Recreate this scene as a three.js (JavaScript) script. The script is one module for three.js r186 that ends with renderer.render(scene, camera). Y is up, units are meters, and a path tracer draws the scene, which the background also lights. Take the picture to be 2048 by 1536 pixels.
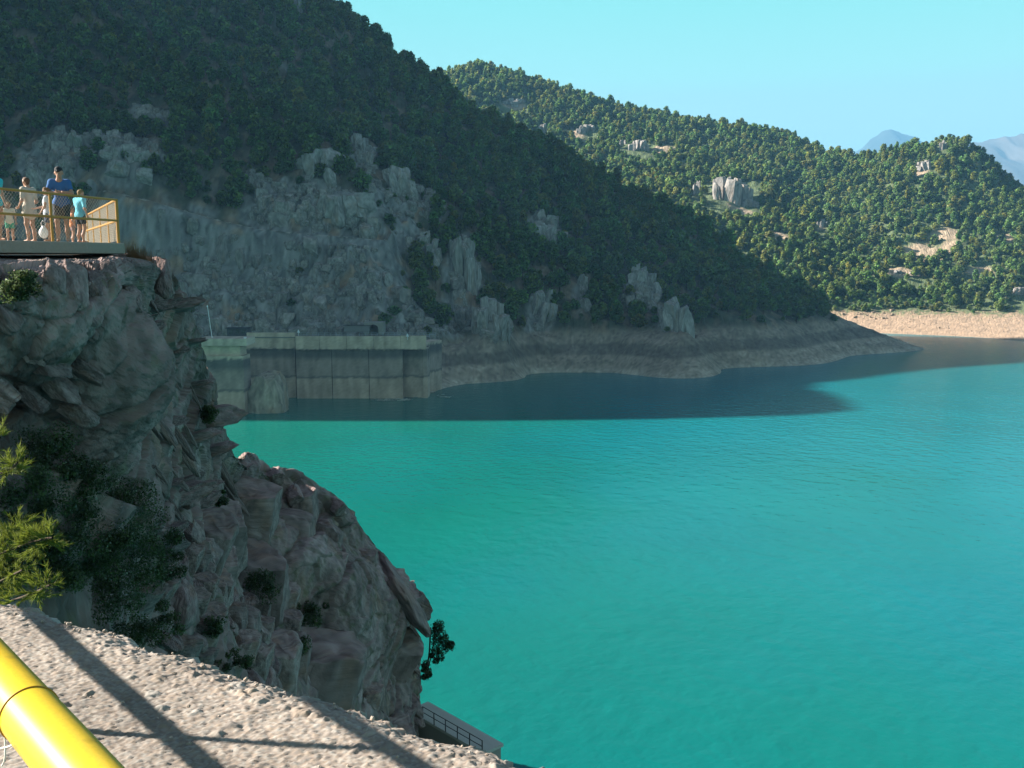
import * as THREE from 'three';
import { MarchingCubes } from 'three/addons/objects/MarchingCubes.js';
import { mergeGeometries, mergeVertices } from 'three/addons/utils/BufferGeometryUtils.js';
import { createNoise3D, createNoise2D } from 'simplex-noise';

// ------------------------------------------------------------------ camera, sky, sun, exposure
const scene = new THREE.Scene();
const EYE = 50, PITCH = THREE.MathUtils.degToRad(7.77), FOC = 1855;      // the eye stands 50 m above the water
const camera = new THREE.PerspectiveCamera(44.98, 4 / 3, 0.1, 20000);
camera.position.set(0, EYE, 0);
camera.rotation.x = -PITCH;

const SUN_EL = THREE.MathUtils.degToRad(27.5);
const toSun = new THREE.Vector3(-0.993 * Math.cos(SUN_EL), Math.sin(SUN_EL), -0.116 * Math.cos(SUN_EL)).normalize();
{
  const W = 512, H = 256, data = new Float32Array(W * H * 4);
  const stops = [[0, [0.215, 0.292, 0.238]], [5, [0.172, 0.29, 0.238]], [16, [0.08, 0.256, 0.226]], [30, [0.056, 0.073, 0.094]], [55, [0.041, 0.041, 0.062]], [90, [0.035, 0.034, 0.053]]];
  for (let r = 0; r < H; r++) {
    const el = (r + 0.5) / H * 180 - 90;
    for (let c = 0; c < W; c++) {
      let col;
      if (el <= 0) col = [0.025, 0.05, 0.05];
      else {
        let k = 0; while (k < stops.length - 2 && el > stops[k + 1][0]) k++;
        const t = (el - stops[k][0]) / (stops[k + 1][0] - stops[k][0]), s = t * t * (3 - 2 * t) * 0.4 + t * 0.6;
        col = stops[k][1].map((a, i) => a + (stops[k + 1][1][i] - a) * s);
      }
      data.set([...col, 1], (r * W + c) * 4);
    }
  }
  const sky = new THREE.DataTexture(data, W, H, THREE.RGBAFormat, THREE.FloatType);
  sky.mapping = THREE.EquirectangularReflectionMapping; sky.magFilter = THREE.LinearFilter; sky.needsUpdate = true;
  scene.background = sky; scene.environment = sky;
}
const sun = new THREE.DirectionalLight(new THREE.Color(1, 0.93, 0.82), 5);
sun.position.copy(toSun).multiplyScalar(900).add(new THREE.Vector3(0, 50, -500)); sun.target.position.set(0, 50, -500);
sun.castShadow = true; sun.shadow.radius = 1.0; sun.shadow.mapSize.set(4096, 4096);
Object.assign(sun.shadow.camera, { left: -900, right: 900, top: 700, bottom: -700, near: 1, far: 3000 });
scene.add(sun, sun.target);
scene.fog = new THREE.FogExp2(new THREE.Color(0.25, 0.6, 1.0), 0.0001);
const renderer = new THREE.WebGLRenderer({ antialias: true });
renderer.toneMapping = THREE.LinearToneMapping;
renderer.toneMappingExposure = 3.5;
renderer.shadowMap.enabled = true;

// ------------------------------------------------------------------ helpers
function rngOf(seed) { let a = seed >>> 0; return () => { a = (a + 0x6d2b79f5) >>> 0; let t = Math.imul(a ^ (a >>> 15), 1 | a); t = (t + Math.imul(t ^ (t >>> 7), 61 | t)) ^ t; return ((t ^ (t >>> 14)) >>> 0) / 4294967296; }; }
const n3 = createNoise3D(rngOf(11)), n3b = createNoise3D(rngOf(29)), n2 = createNoise2D(rngOf(5));
const V = (x, y, z) => new THREE.Vector3(x, y, z);
const lerp = (a, b, t) => a + (b - a) * t, clamp = (x, a = 0, b = 1) => Math.min(b, Math.max(a, x));
const smooth = (a, b, x) => { const t = clamp((x - a) / (b - a)); return t * t * (3 - 2 * t); };
const fbm = (x, y, z, o = 4) => { let s = 0, a = 0.5; for (let i = 0; i < o; i++) { s += a * n3(x, y, z); x = x * 2.03 + 7.1; y = y * 2.03 + 3.3; z = z * 2.03 + 1.7; a *= 0.5; } return s; };
const ridged = (x, y, z, o = 4) => { let s = 0, a = 0.5; for (let i = 0; i < o; i++) { s += a * (1 - 2 * Math.abs(n3b(x, y, z))); x = x * 2.07 + 2.1; y = y * 2.07 + 5.3; z = z * 2.07 + 8.7; a *= 0.5; } return s; };
const hash = (i, j, k, s) => { let h = Math.imul(i, 374761393) ^ Math.imul(j, 668265263) ^ Math.imul(k, 2147483647) ^ Math.imul(s, 1274126177); h = Math.imul(h ^ (h >>> 13), 1274126177); return ((h ^ (h >>> 16)) >>> 0) / 4294967296; };
// broken rock: every cell of a jittered grid is a block with its own height and tilt; returns [offset, gap to the next block]
function blocks(x, y, z, seed) {
  const ix = Math.floor(x), iy = Math.floor(y), iz = Math.floor(z);
  let d1 = 9, d2 = 9, b = [0, 0, 0, 0, 0, 0];
  for (let i = ix - 1; i <= ix + 1; i++) for (let j = iy - 1; j <= iy + 1; j++) for (let k = iz - 1; k <= iz + 1; k++) {
    const cx = i + hash(i, j, k, seed), cy = j + hash(i, j, k, seed + 1), cz = k + hash(i, j, k, seed + 2);
    const d = (x - cx) ** 2 + (y - cy) ** 2 + (z - cz) ** 2;
    if (d < d1) { d2 = d1; d1 = d; b = [i, j, k, cx, cy, cz]; } else if (d < d2) d2 = d;
  }
  const h = (s) => hash(b[0], b[1], b[2], seed + s) - 0.5;
  return [h(3) + (x - b[3]) * h(4) * 1.1 + (y - b[4]) * h(5) * 1.1 + (z - b[5]) * h(6) * 1.1, Math.sqrt(d2) - Math.sqrt(d1), h(7)];
}
const CP = Math.cos(PITCH), SP = Math.sin(PITCH);
// the point that stands D metres ahead on the line of sight through a pixel of the photograph
function at(px, py, D) { const a = (px - 1024) / FOC, b = (768 - py) / FOC, k = D / (b * SP + CP); return V(a * k, EYE + (b * CP - SP) * k, -D); }
function level(px, py, y) { const b = (768 - py) / FOC, k = (y - EYE) / (b * CP - SP); return at(px, py, k * (b * SP + CP)); }
function pixel(p) { const y = p.y - EYE, zc = -p.z * CP - y * SP, yc = y * CP - p.z * SP; return [1024 + p.x / zc * FOC, 768 - yc / zc * FOC]; }

const taken = {};
function numbered(n) { taken[n] = (taken[n] ?? -1) + 1; return taken[n] ? n + '_' + String(taken[n]).padStart(3, '0') : n; }
function tag(o, label, category, group, kind) { if (label) o.userData.label = label; if (category) o.userData.category = category; if (group) o.userData.group = group; if (kind) o.userData.kind = kind; return o; }
function mesh(name, geo, mat, parent = scene) { const m = new THREE.Mesh(geo, mat); m.name = parent === scene ? numbered(name) : name; m.castShadow = m.receiveShadow = true; parent.add(m); return m; }
function thing(name, label, category, pos, group) { const g = new THREE.Group(); g.name = numbered(name); if (pos) g.position.copy(pos); scene.add(g); return tag(g, label, category, group); }
const std = (r, g, b, rough = 0.9, more = {}) => new THREE.MeshPhysicalMaterial({ color: new THREE.Color(r, g, b), roughness: rough, ...more });
const rock = (more = {}) => new THREE.MeshStandardMaterial({ color: 0xffffff, vertexColors: true, roughness: 0.95, ...more });

// bars, boxes and tubes in the frame of their parent
function bar(a, b, r, r2 = r, seg = 8) {
  const d = b.clone().sub(a), L = d.length(), g = new THREE.CylinderGeometry(r2, r, L, seg, 1);
  g.translate(0, L / 2, 0); g.applyQuaternion(new THREE.Quaternion().setFromUnitVectors(V(0, 1, 0), d.normalize())); g.translate(a.x, a.y, a.z); return g;
}
const tube = (pts, r, seg = 24, rad = 8) => new THREE.TubeGeometry(new THREE.CatmullRomCurve3(pts), seg, r, rad, false);

// tiling textures computed from value noise
function periodic(size, cells, seed, octaves = 5) {
  const out = new Float32Array(size * size);
  let amp = 0.5;
  for (let o = 0; o < octaves; o++, cells *= 2, amp *= 0.55) {
    for (let y = 0; y < size; y++) for (let x = 0; x < size; x++) {
      const fx = x / size * cells, fy = y / size * cells, ix = Math.floor(fx), iy = Math.floor(fy), tx = fx - ix, ty = fy - iy;
      const sx = tx * tx * (3 - 2 * tx), sy = ty * ty * (3 - 2 * ty), h = (i, j) => hash((i + cells) % cells, (j + cells) % cells, o, seed);
      out[y * size + x] += amp * (lerp(lerp(h(ix, iy), h(ix + 1, iy), sx), lerp(h(ix, iy + 1), h(ix + 1, iy + 1), sx), sy) - 0.5);
    }
  }
  return out;
}
function grey(field, size, gain = 1.4) {
  const d = new Uint8Array(size * size * 4);
  for (let i = 0; i < size * size; i++) { const v = clamp(0.5 + field[i] * gain) * 255; d.set([v, v, v, 255], i * 4); }
  const t = new THREE.DataTexture(d, size, size); t.wrapS = t.wrapT = THREE.RepeatWrapping; t.magFilter = THREE.LinearFilter; t.needsUpdate = true; return t;
}
const roughTex = grey(periodic(512, 8, 3, 6), 512), rippleTex = grey(periodic(1024, 24, 9, 5), 1024);

// thin-plate surface through scattered points (x, z) -> y
function plate(points, stiff = 0.002) {
  const n = points.length, S = 100, N = n + 3, A = Array.from({ length: N }, () => new Float64Array(N + 1));
  const U = (r2) => r2 > 1e-12 ? r2 * Math.log(r2) * 0.5 : 0;
  for (let i = 0; i < n; i++) {
    const p = points[i];
    for (let j = 0; j < n; j++) { const q = points[j]; A[i][j] = U(((p.x - q.x) / S) ** 2 + ((p.z - q.z) / S) ** 2) + (i === j ? stiff : 0); }
    A[i][n] = A[n][i] = 1; A[i][n + 1] = A[n + 1][i] = p.x / S; A[i][n + 2] = A[n + 2][i] = p.z / S; A[i][N] = p.y;
  }
  for (let c = 0; c < N; c++) {
    let m = c; for (let r = c + 1; r < N; r++) if (Math.abs(A[r][c]) > Math.abs(A[m][c])) m = r;
    [A[c], A[m]] = [A[m], A[c]];
    for (let r = 0; r < N; r++) if (r !== c) { const f = A[r][c] / A[c][c]; if (f) for (let k = c; k <= N; k++) A[r][k] -= f * A[c][k]; }
  }
  const w = A.map((row, i) => row[N] / row[i]);
  return (x, z) => { let s = w[n] + w[n + 1] * x / S + w[n + 2] * z / S; for (let i = 0; i < n; i++) s += w[i] * U(((x - points[i].x) / S) ** 2 + ((z - points[i].z) / S) ** 2); return s; };
}
// a square grid of heights with its own colours; shape(x, z) -> y, look(x, y, z, steepness) -> [r, g, b]
function terrain(x0, x1, z0, z1, step, shape) {
  const nx = Math.round((x1 - x0) / step) + 1, nz = Math.round((z1 - z0) / step) + 1, h = new Float32Array(nx * nz);
  for (let j = 0; j < nz; j++) for (let i = 0; i < nx; i++) h[j * nx + i] = shape(x0 + i * step, z0 + j * step);
  const get = (x, z) => {
    const u = clamp((x - x0) / step, 0, nx - 1.001), v = clamp((z - z0) / step, 0, nz - 1.001), i = Math.floor(u), j = Math.floor(v), a = u - i, b = v - j, o = j * nx + i;
    return lerp(lerp(h[o], h[o + 1], a), lerp(h[o + nx], h[o + nx + 1], a), b);
  };
  const steep = (x, z) => Math.hypot(get(x + step, z) - get(x - step, z), get(x, z + step) - get(x, z - step)) / (2 * step);
  const hit = (px, py, from = 250, to = 1500) => { for (let D = from; D < to; D += 1.5) { const p = at(px, py, D); if (p.x > x0 && p.x < x1 && p.z > z0 && p.z < z1 && p.y < get(p.x, p.z)) return p; } return null; };
  const seen = (p) => { const c = V(0, EYE, 0); for (let t = 0.25; t < 0.985; t += 0.008) { const x = p.x * t, z = p.z * t; if (z < z1 && z > z0 && x > x0 && x < x1 && lerp(c.y, p.y, t) < get(x, z)) return false; } return true; };
  const build = (look, shove) => {
    const pos = new Float32Array(nx * nz * 3), col = new Float32Array(nx * nz * 3), uv = new Float32Array(nx * nz * 2), idx = new Uint32Array((nx - 1) * (nz - 1) * 6);
    for (let j = 0, o = 0; j < nz; j++) for (let i = 0; i < nx; i++, o++) {
      const x = x0 + i * step, z = z0 + j * step, y = h[o], c = look(x, y, z, steep(x, z)), d = shove ? shove(x, y, z) : [0, 0, 0];
      pos.set([x + d[0], y + d[1], z + d[2]], o * 3); col.set(c, o * 3); uv.set([x / 8, z / 8 + y / 8], o * 2);
    }
    for (let j = 0, o = 0; j < nz - 1; j++) for (let i = 0; i < nx - 1; i++, o += 6) { const a = j * nx + i; idx.set([a, a + nx, a + 1, a + 1, a + nx, a + nx + 1], o); }
    const g = new THREE.BufferGeometry();
    g.setAttribute('position', new THREE.BufferAttribute(pos, 3)); g.setAttribute('color', new THREE.BufferAttribute(col, 3)); g.setAttribute('uv', new THREE.BufferAttribute(uv, 2)); g.setIndex(new THREE.BufferAttribute(idx, 1));
    g.computeVertexNormals(); return g;
  };
  return { get, steep, hit, seen, build, x0, x1, z0, z1 };
}
const mix3 = (a, b, t) => [lerp(a[0], b[0], t), lerp(a[1], b[1], t), lerp(a[2], b[2], t)];
const mul3 = (a, k) => [a[0] * k, a[1] * k, a[2] * k];

// ------------------------------------------------------------------ water
{
  const g = new THREE.PlaneGeometry(2600, 1700, 1, 1); g.rotateX(-Math.PI / 2); g.translate(300, 0, -760);
  const p = g.attributes.position, uv = g.attributes.uv; for (let i = 0; i < 4; i++) uv.setXY(i, (p.getX(i) * 0.9 + p.getZ(i) * 0.43) / 57, (p.getZ(i) * 0.9 - p.getX(i) * 0.43) / 57);
  const N = 256, d = new Uint8Array(N * N * 4); // water colour shifts from green to blue along x, made uneven by noise
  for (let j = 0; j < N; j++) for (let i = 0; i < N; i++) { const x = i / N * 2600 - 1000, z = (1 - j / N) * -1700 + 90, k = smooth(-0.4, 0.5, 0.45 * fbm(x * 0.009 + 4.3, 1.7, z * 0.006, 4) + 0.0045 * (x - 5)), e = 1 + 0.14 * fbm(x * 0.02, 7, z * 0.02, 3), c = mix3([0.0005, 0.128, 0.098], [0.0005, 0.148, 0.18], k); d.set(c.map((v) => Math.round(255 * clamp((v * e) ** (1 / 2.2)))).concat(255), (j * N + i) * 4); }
  const hueMap = new THREE.DataTexture(d, N, N); hueMap.colorSpace = THREE.SRGBColorSpace; hueMap.magFilter = THREE.LinearFilter; hueMap.needsUpdate = true; hueMap.channel = 1;
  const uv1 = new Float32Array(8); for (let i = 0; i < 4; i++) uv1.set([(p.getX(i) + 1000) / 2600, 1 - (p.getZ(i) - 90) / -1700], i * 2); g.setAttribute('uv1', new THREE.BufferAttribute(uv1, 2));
  const m = new THREE.MeshPhysicalMaterial({ color: 0xffffff, map: hueMap, roughness: 0.2, ior: 1.33, specularIntensity: 0.42, bumpMap: rippleTex, bumpScale: 0.1 });
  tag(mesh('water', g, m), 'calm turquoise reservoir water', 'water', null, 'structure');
}

// ------------------------------------------------------------------ the shaded mountainside above the dam
const M_POINTS = [];
const addM = (...list) => { for (const p of list) M_POINTS.push(p); };
const shoreM = [[860, 787], [930, 768], [1050, 750], [1140, 745], [1230, 746], [1310, 755], [1365, 757], [1440, 739], [1545, 733], [1700, 712], [1820, 703]].map(([x, y]) => level(x, y, 0));
for (const p of shoreM) addM(p, V(p.x + 6, -7, p.z + 22));
addM(...[[900, 668], [1050, 663], [1200, 660], [1310, 662], [1380, 664], [1500, 653], [1620, 641]].map(([x, y]) => level(x, y, 17)));
addM(at(1700, 645, 530), at(1760, 668, 530), V(250, -6, -530), V(200, -5, -580), V(270, -8, -480));
for (const [x, y, D] of [[450, 655, 364], [600, 655, 368], [750, 655, 372], [880, 655, 380], [1000, 650, 395], [0, 640, 350], [200, 640, 358],
  [600, 480, 392], [740, 475, 400], [400, 460, 384], [250, 390, 378], [100, 500, 360], [0, 400, 372], [600, 300, 428], [250, 290, 410], [0, 200, 412], [0, 0, 455], [300, 0, 492], [400, 150, 458], [800, 300, 478],
  [1000, 450, 455], [900, 560, 412], [1200, 560, 455], [1200, 450, 495], [1100, 350, 525], [1350, 560, 475], [1500, 590, 512], [-200, 200, 400], [-200, 500, 350]]) addM(at(x, y, D));
const ridgeM = [[560, -70, 545], [650, 20, 560], [770, 122, 575], [870, 185, 580], [950, 243, 580], [1100, 315, 575], [1200, 368, 570], [1300, 424, 562], [1400, 474, 556], [1500, 542, 546], [1600, 608, 536]].map((a) => at(...a));
for (const p of ridgeM) addM(p, V(p.x - 10, p.y - 45, p.z - 75));
addM(V(-350, 195, -375), V(-350, 250, -450), V(-450, 290, -430), V(-300, 146, -327), V(-360, 180, -327), V(-430, 218, -331), V(-300, 0, -290), V(-360, 0, -290), V(-430, 0, -290), V(-240, 112, -338), V(-240, 0, -306), V(-200, 0, -318), V(-130, -4, -345), V(-95, -4, -350), V(-60, -4, -352), V(-400, 350, -540), V(-250, 290, -540), V(-260, 280, -630));
const plateM = plate(M_POINTS);
const roadM = [[215, 382, 378], [300, 402, 380], [380, 425, 384], [450, 444, 387], [520, 459, 390], [600, 467, 393], [680, 473, 397], [760, 480, 402]].map((a) => at(...a));
function nearRoad(x, z) { let best = [99, 0]; for (let i = 0; i < roadM.length - 1; i++) { const a = roadM[i], b = roadM[i + 1], dx = b.x - a.x, dz = b.z - a.z, t = clamp(((x - a.x) * dx + (z - a.z) * dz) / (dx * dx + dz * dz)), d = Math.hypot(x - a.x - dx * t, z - a.z - dz * t); if (d < best[0]) best = [d, lerp(a.y, b.y, t), z - a.z - dz * t]; } return best; }
// bare rock on the mountainside: [pixel x, y, metres ahead, half width, half depth in metres]
const rockSpots = [[640, 580, 372, 55, 32], [450, 560, 365, 45, 25], [680, 400, 405, 26, 14], [560, 400, 400, 20, 14], [250, 330, 398, 22, 14], [780, 400, 420, 16, 14], [720, 290, 440, 10, 20], [930, 540, 412, 10, 28], [980, 620, 398, 18, 14], [860, 610, 378, 30, 14],
  [1090, 470, 470, 11, 14], [1160, 560, 440, 6, 12], [1290, 570, 452, 15, 16], [1350, 630, 430, 12, 16], [1080, 600, 420, 8, 14], [300, 620, 350, 40, 20], [120, 380, 385, 18, 14], [600, 40, 545, 8, 20], [300, 250, 425, 10, 12], [850, 380, 440, 10, 12], [1110, 640, 405, 16, 8]].map(([px, py, D, rx, rz]) => ({ p: at(px, py, D), rx, rz }));
const rockiness = (x, z) => { let s = -0.35; for (const { p, rx, rz } of rockSpots) s = Math.max(s, 0.85 - Math.hypot((x - p.x) / rx, (z - p.z) / rz)); return s + 0.55 * fbm(x * 0.05, 1.5, z * 0.05, 4); };
const mountain = terrain(-440, 285, -650, -277, 0.95, (x, z) => {
  let y = plateM(x, z);
  const R = smooth(-0.05, 0.45, rockiness(x, z)), up = smooth(3, 22, y);
  y += up * (7 * fbm(x * 0.012, 3, z * 0.012, 4) + 2.2 * ridged(x * 0.05, 8, z * 0.05, 3));
  if (R > 0 && y > -2) { // ledges and ribs
    const s = 11, k = y / s + 0.5 * n2(x * 0.02, z * 0.02), f = k - Math.floor(k), st = (Math.floor(k) + smooth(0.25, 0.8, f)) * s - 0.5 * s * n2(x * 0.02, z * 0.02);
    y += R * up * ((st - y) * 0.55 + 2.6 * ridged(x * 0.075, y * 0.01, z * 0.03, 4) + 1.6 * blocks(x * 0.16, y * 0.02, z * 0.1, 40)[0]);
  }
  const bank = 1 - smooth(15, 22, y);
  if (bank > 0) y += bank * smooth(-1, 3, y) * (1.5 * fbm(x * 0.03, 2, z * 0.03, 3) + 0.9 * ridged(x * 0.11, 5, z * 0.06, 3));
  const [d, ry, side] = nearRoad(x, z);
  if (d < 9) y = lerp(y, ry + clamp((d - 3) * (side < 0 ? 1.6 : -1.6), -8, 8) * (d > 3 ? 1 : 0), 1 - smooth(4.5, 9, d));
  return y;
});
const litter = [0.055, 0.06, 0.038], earth = [0.16, 0.115, 0.08], limestone = [0.2, 0.19, 0.185];
function mountainLook(x, y, z, s) {
  const n = fbm(x * 0.08, y * 0.03, z * 0.08, 4), fine = fbm(x * 0.45, y * 0.12, z * 0.45, 3), R = smooth(-0.05, 0.3, rockiness(x, z) + 0.3 * (s - 0.9));
  let c = mix3(litter, earth, smooth(0.05, 0.5, n + 0.2));
  let k = mix3(limestone, [0.26, 0.245, 0.235], smooth(0, 0.5, n)); k = mix3(k, [0.1, 0.1, 0.1], 0.75 * smooth(0.02, 0.32, fbm(x * 0.3, y * 0.03, z * 0.3 + 9, 3))); k = mix3(k, [0.28, 0.17, 0.1], 0.7 * smooth(0.2, 0.45, fbm(x * 0.05 + 30, y * 0.05, z * 0.05, 3)));
  c = mix3(c, k, R);
  const b = 1 - smooth(15.5, 18.5, y + 2.5 * n + 1.2 * fine); // drawdown band: pale silt with old waterlines
  if (b > 0) {
    const line = y + 0.5 * fine + 0.9 * fbm(x * 0.02, 4, z * 0.02, 2);
    let silt = mix3([0.27, 0.215, 0.165], [0.135, 0.11, 0.088], smooth(6.3, 7.4, line) * (1 - 0.6 * smooth(11, 12, line)));
    silt = mix3(silt, [0.36, 0.3, 0.235], 0.7 * (1 - smooth(1.2, 2.2, line))); silt = mix3(silt, [0.2, 0.16, 0.12], 0.5 * smooth(3.2, 3.5, line) * (1 - smooth(4, 4.4, line)));
    c = mix3(c, mul3(silt, 1 + 0.5 * n), b);
  }
  if (nearRoad(x, z)[0] < 2.6) c = [0.27, 0.24, 0.2];
  return mul3(c, clamp(1 + 0.8 * fine, 0.5, 1.6));
}
tag(mesh('mountainside', mountain.build(mountainLook, (x, y, z) => { const R = smooth(0, 0.4, rockiness(x, z)) * smooth(2, 20, y); return R > 0 ? [R * 0.8 * n3(x * 0.1, y * 0.05, z * 0.1), 0, R * (2.4 * blocks(x * 0.14, y * 0.035, z * 0.14, 77)[0] + 1.1 * blocks(x * 0.4, y * 0.13, z * 0.4, 78)[0])] : [0, 0, 0]; }), rock({ bumpMap: roughTex, bumpScale: 0.5 })), 'steep shaded mountainside with bare limestone faces and dark pines', 'mountain', null, 'structure');

// ------------------------------------------------------------------ the sunlit hillside beyond the inlet
const H_POINTS = [];
for (const [x, y] of [[1650, 661], [1800, 668], [1900, 672], [2048, 681], [2250, 690]]) { const p = level(x, y, 0); H_POINTS.push(p, V(p.x - 5, -8, p.z + 40)); }
for (const a of [[1690, 622, 668], [1800, 625, 662], [1950, 630, 650], [2048, 634, 640], [2250, 640, 620], [1500, 622, 700], [1300, 622, 720],
  [1700, 565, 712], [1900, 565, 700], [2048, 565, 690], [1850, 512, 742], [1460, 405, 850], [1600, 455, 820], [1800, 432, 805], [2000, 435, 785], [1550, 580, 700], [1450, 505, 760], [1300, 560, 740],
  [1870, 288, 905], [1750, 318, 940], [1800, 300, 915], [1925, 295, 900], [1965, 325, 885], [2005, 360, 870], [2048, 388, 855], [2200, 450, 840], [1650, 330, 1050], [1560, 302, 1085], [1500, 281, 1100], [1400, 270, 1120], [1300, 240, 1150], [1200, 220, 1180],
  [1050, 165, 1220], [1000, 150, 1228], [960, 144, 1230], [900, 158, 1232], [800, 185, 1235], [1300, 335, 950], [1100, 255, 1060], [1200, 400, 860], [1000, 300, 960], [1150, 330, 965], [1700, 380, 880], [900, 250, 1050]]) H_POINTS.push(at(...a));
for (const a of [[1870, 288, 905], [1960, 325, 885], [2048, 388, 855], [2200, 450, 840], [1650, 330, 1050], [1500, 281, 1100], [1300, 240, 1150], [1200, 220, 1180], [1050, 165, 1220], [900, 158, 1232]]) { const p = at(...a); H_POINTS.push(V(p.x + 12, p.y - 50, p.z - 95)); }
const plateH = plate(H_POINTS);
const hill = terrain(-190, 640, -1380, -540, 2.1, (x, z) => { const y = plateH(x, z); return y + smooth(8, 30, y) * (9 * fbm(x * 0.009, 1, z * 0.009, 4) + 2 * ridged(x * 0.035, 2, z * 0.035, 3)) + smooth(-1, 3, y) * 0.8 * fbm(x * 0.08, 2, z * 0.08, 3); });
const bareSpots = [[1850, 515, 46, 18], [1905, 500, 25, 14], [1800, 545, 34, 5], [1960, 545, 26, 6], [2010, 480, 20, 10], [1560, 470, 22, 8], [1320, 300, 20, 6], [1140, 270, 30, 8], [1030, 215, 25, 7], [1700, 470, 22, 7], [1480, 422, 28, 8], [1840, 345, 18, 8], [1640, 452, 14, 6], [1890, 470, 30, 7], [1310, 400, 20, 8]]
  .map(([px, py, rx, ry]) => { const p = hill.hit(px, py, 600), a = hill.hit(px, py + ry, 600), b = hill.hit(px, py - ry, 600); return p && a && b ? { p, rx: rx * -p.z / FOC, rz: Math.max(8, (a.z - b.z) / 2) } : null; }).filter(Boolean);
const bareness = (x, z) => { let s = -1; for (const { p, rx, rz } of bareSpots) s = Math.max(s, 1 - Math.hypot((x - p.x) / rx, (z - p.z) / rz)); return s + 0.6 * fbm(x * 0.03, 6, z * 0.03, 3); };
tag(mesh('hillside', hill.build((x, y, z, s) => {
  const n = fbm(x * 0.03, 3, z * 0.03, 4), f = fbm(x * 0.2, 5, z * 0.2, 3);
  let c = mix3([0.09, 0.12, 0.05], [0.2, 0.17, 0.1], smooth(0, 0.5, n + 0.3 * bareness(x, z)));
  c = mix3(c, [0.36, 0.27, 0.185], smooth(-0.1, 0.3, bareness(x, z)));
  const beach = 1 - smooth(9, 13, y + 5 * f); c = mix3(c, mix3([0.40, 0.275, 0.185], [0.31, 0.215, 0.15], smooth(0, 0.4, f + 0.1 * Math.sin(y * 3))), beach);
  return mul3(c, 1 + 0.5 * f);
}), rock({ bumpMap: roughTex, bumpScale: 0.6 })), 'sunlit pine covered hillside above a bare tan shore', 'hill', null, 'structure');

// ------------------------------------------------------------------ far mountains
function farRange(line, D, depth, seed, colour, label) {
  const nx = 180, nz = 26, pos = [], col = [], idx = [], first = at(line[0][0], line[0][1], D).x, last = at(line.at(-1)[0], line.at(-1)[1], D).x;
  const crest = line.map(([x, y]) => at(x, y, D));
  for (let j = 0; j <= nz; j++) for (let i = 0; i <= nx; i++) {
    const x = lerp(first, last, i / nx), v = j / nz; let k = 0; while (k < crest.length - 2 && x > crest[k + 1].x) k++;
    const t = clamp((x - crest[k].x) / (crest[k + 1].x - crest[k].x)), top = lerp(crest[k].y, crest[k + 1].y, t * t * (3 - 2 * t) * 0.5 + t * 0.5);
    const f = v < 0.7 ? Math.pow(v / 0.7, 0.85) : 1 - (v - 0.7) * 1.6, z = -D + depth * (0.7 - v);
    const y = -20 + (top + 20) * f + f * 80 * ridged(x * 0.0009, seed, z * 0.0009, 5) * (1 - Math.abs(v - 0.7) * 0.5) + 20 * fbm(x * 0.005, seed, z * 0.005, 3);
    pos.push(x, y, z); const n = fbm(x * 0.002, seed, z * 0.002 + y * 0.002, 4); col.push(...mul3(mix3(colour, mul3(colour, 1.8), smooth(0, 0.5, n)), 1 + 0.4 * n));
  }
  for (let j = 0; j < nz; j++) for (let i = 0; i < nx; i++) { const a = j * (nx + 1) + i; idx.push(a, a + 1, a + nx + 1, a + 1, a + nx + 2, a + nx + 1); }
  const g = new THREE.BufferGeometry(); g.setAttribute('position', new THREE.Float32BufferAttribute(pos, 3)); g.setAttribute('color', new THREE.Float32BufferAttribute(col, 3)); g.setIndex(idx); g.computeVertexNormals();
  tag(mesh('distant_mountain', g, rock()), label, 'mountain', null, 'structure');
}
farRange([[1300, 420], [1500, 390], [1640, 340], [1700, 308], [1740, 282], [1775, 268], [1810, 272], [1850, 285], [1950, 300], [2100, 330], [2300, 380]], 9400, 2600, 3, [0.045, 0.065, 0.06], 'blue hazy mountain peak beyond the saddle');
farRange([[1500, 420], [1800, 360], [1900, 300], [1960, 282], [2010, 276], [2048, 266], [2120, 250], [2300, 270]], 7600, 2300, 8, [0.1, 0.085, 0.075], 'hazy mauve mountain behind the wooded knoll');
console.log('terrain done');

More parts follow.
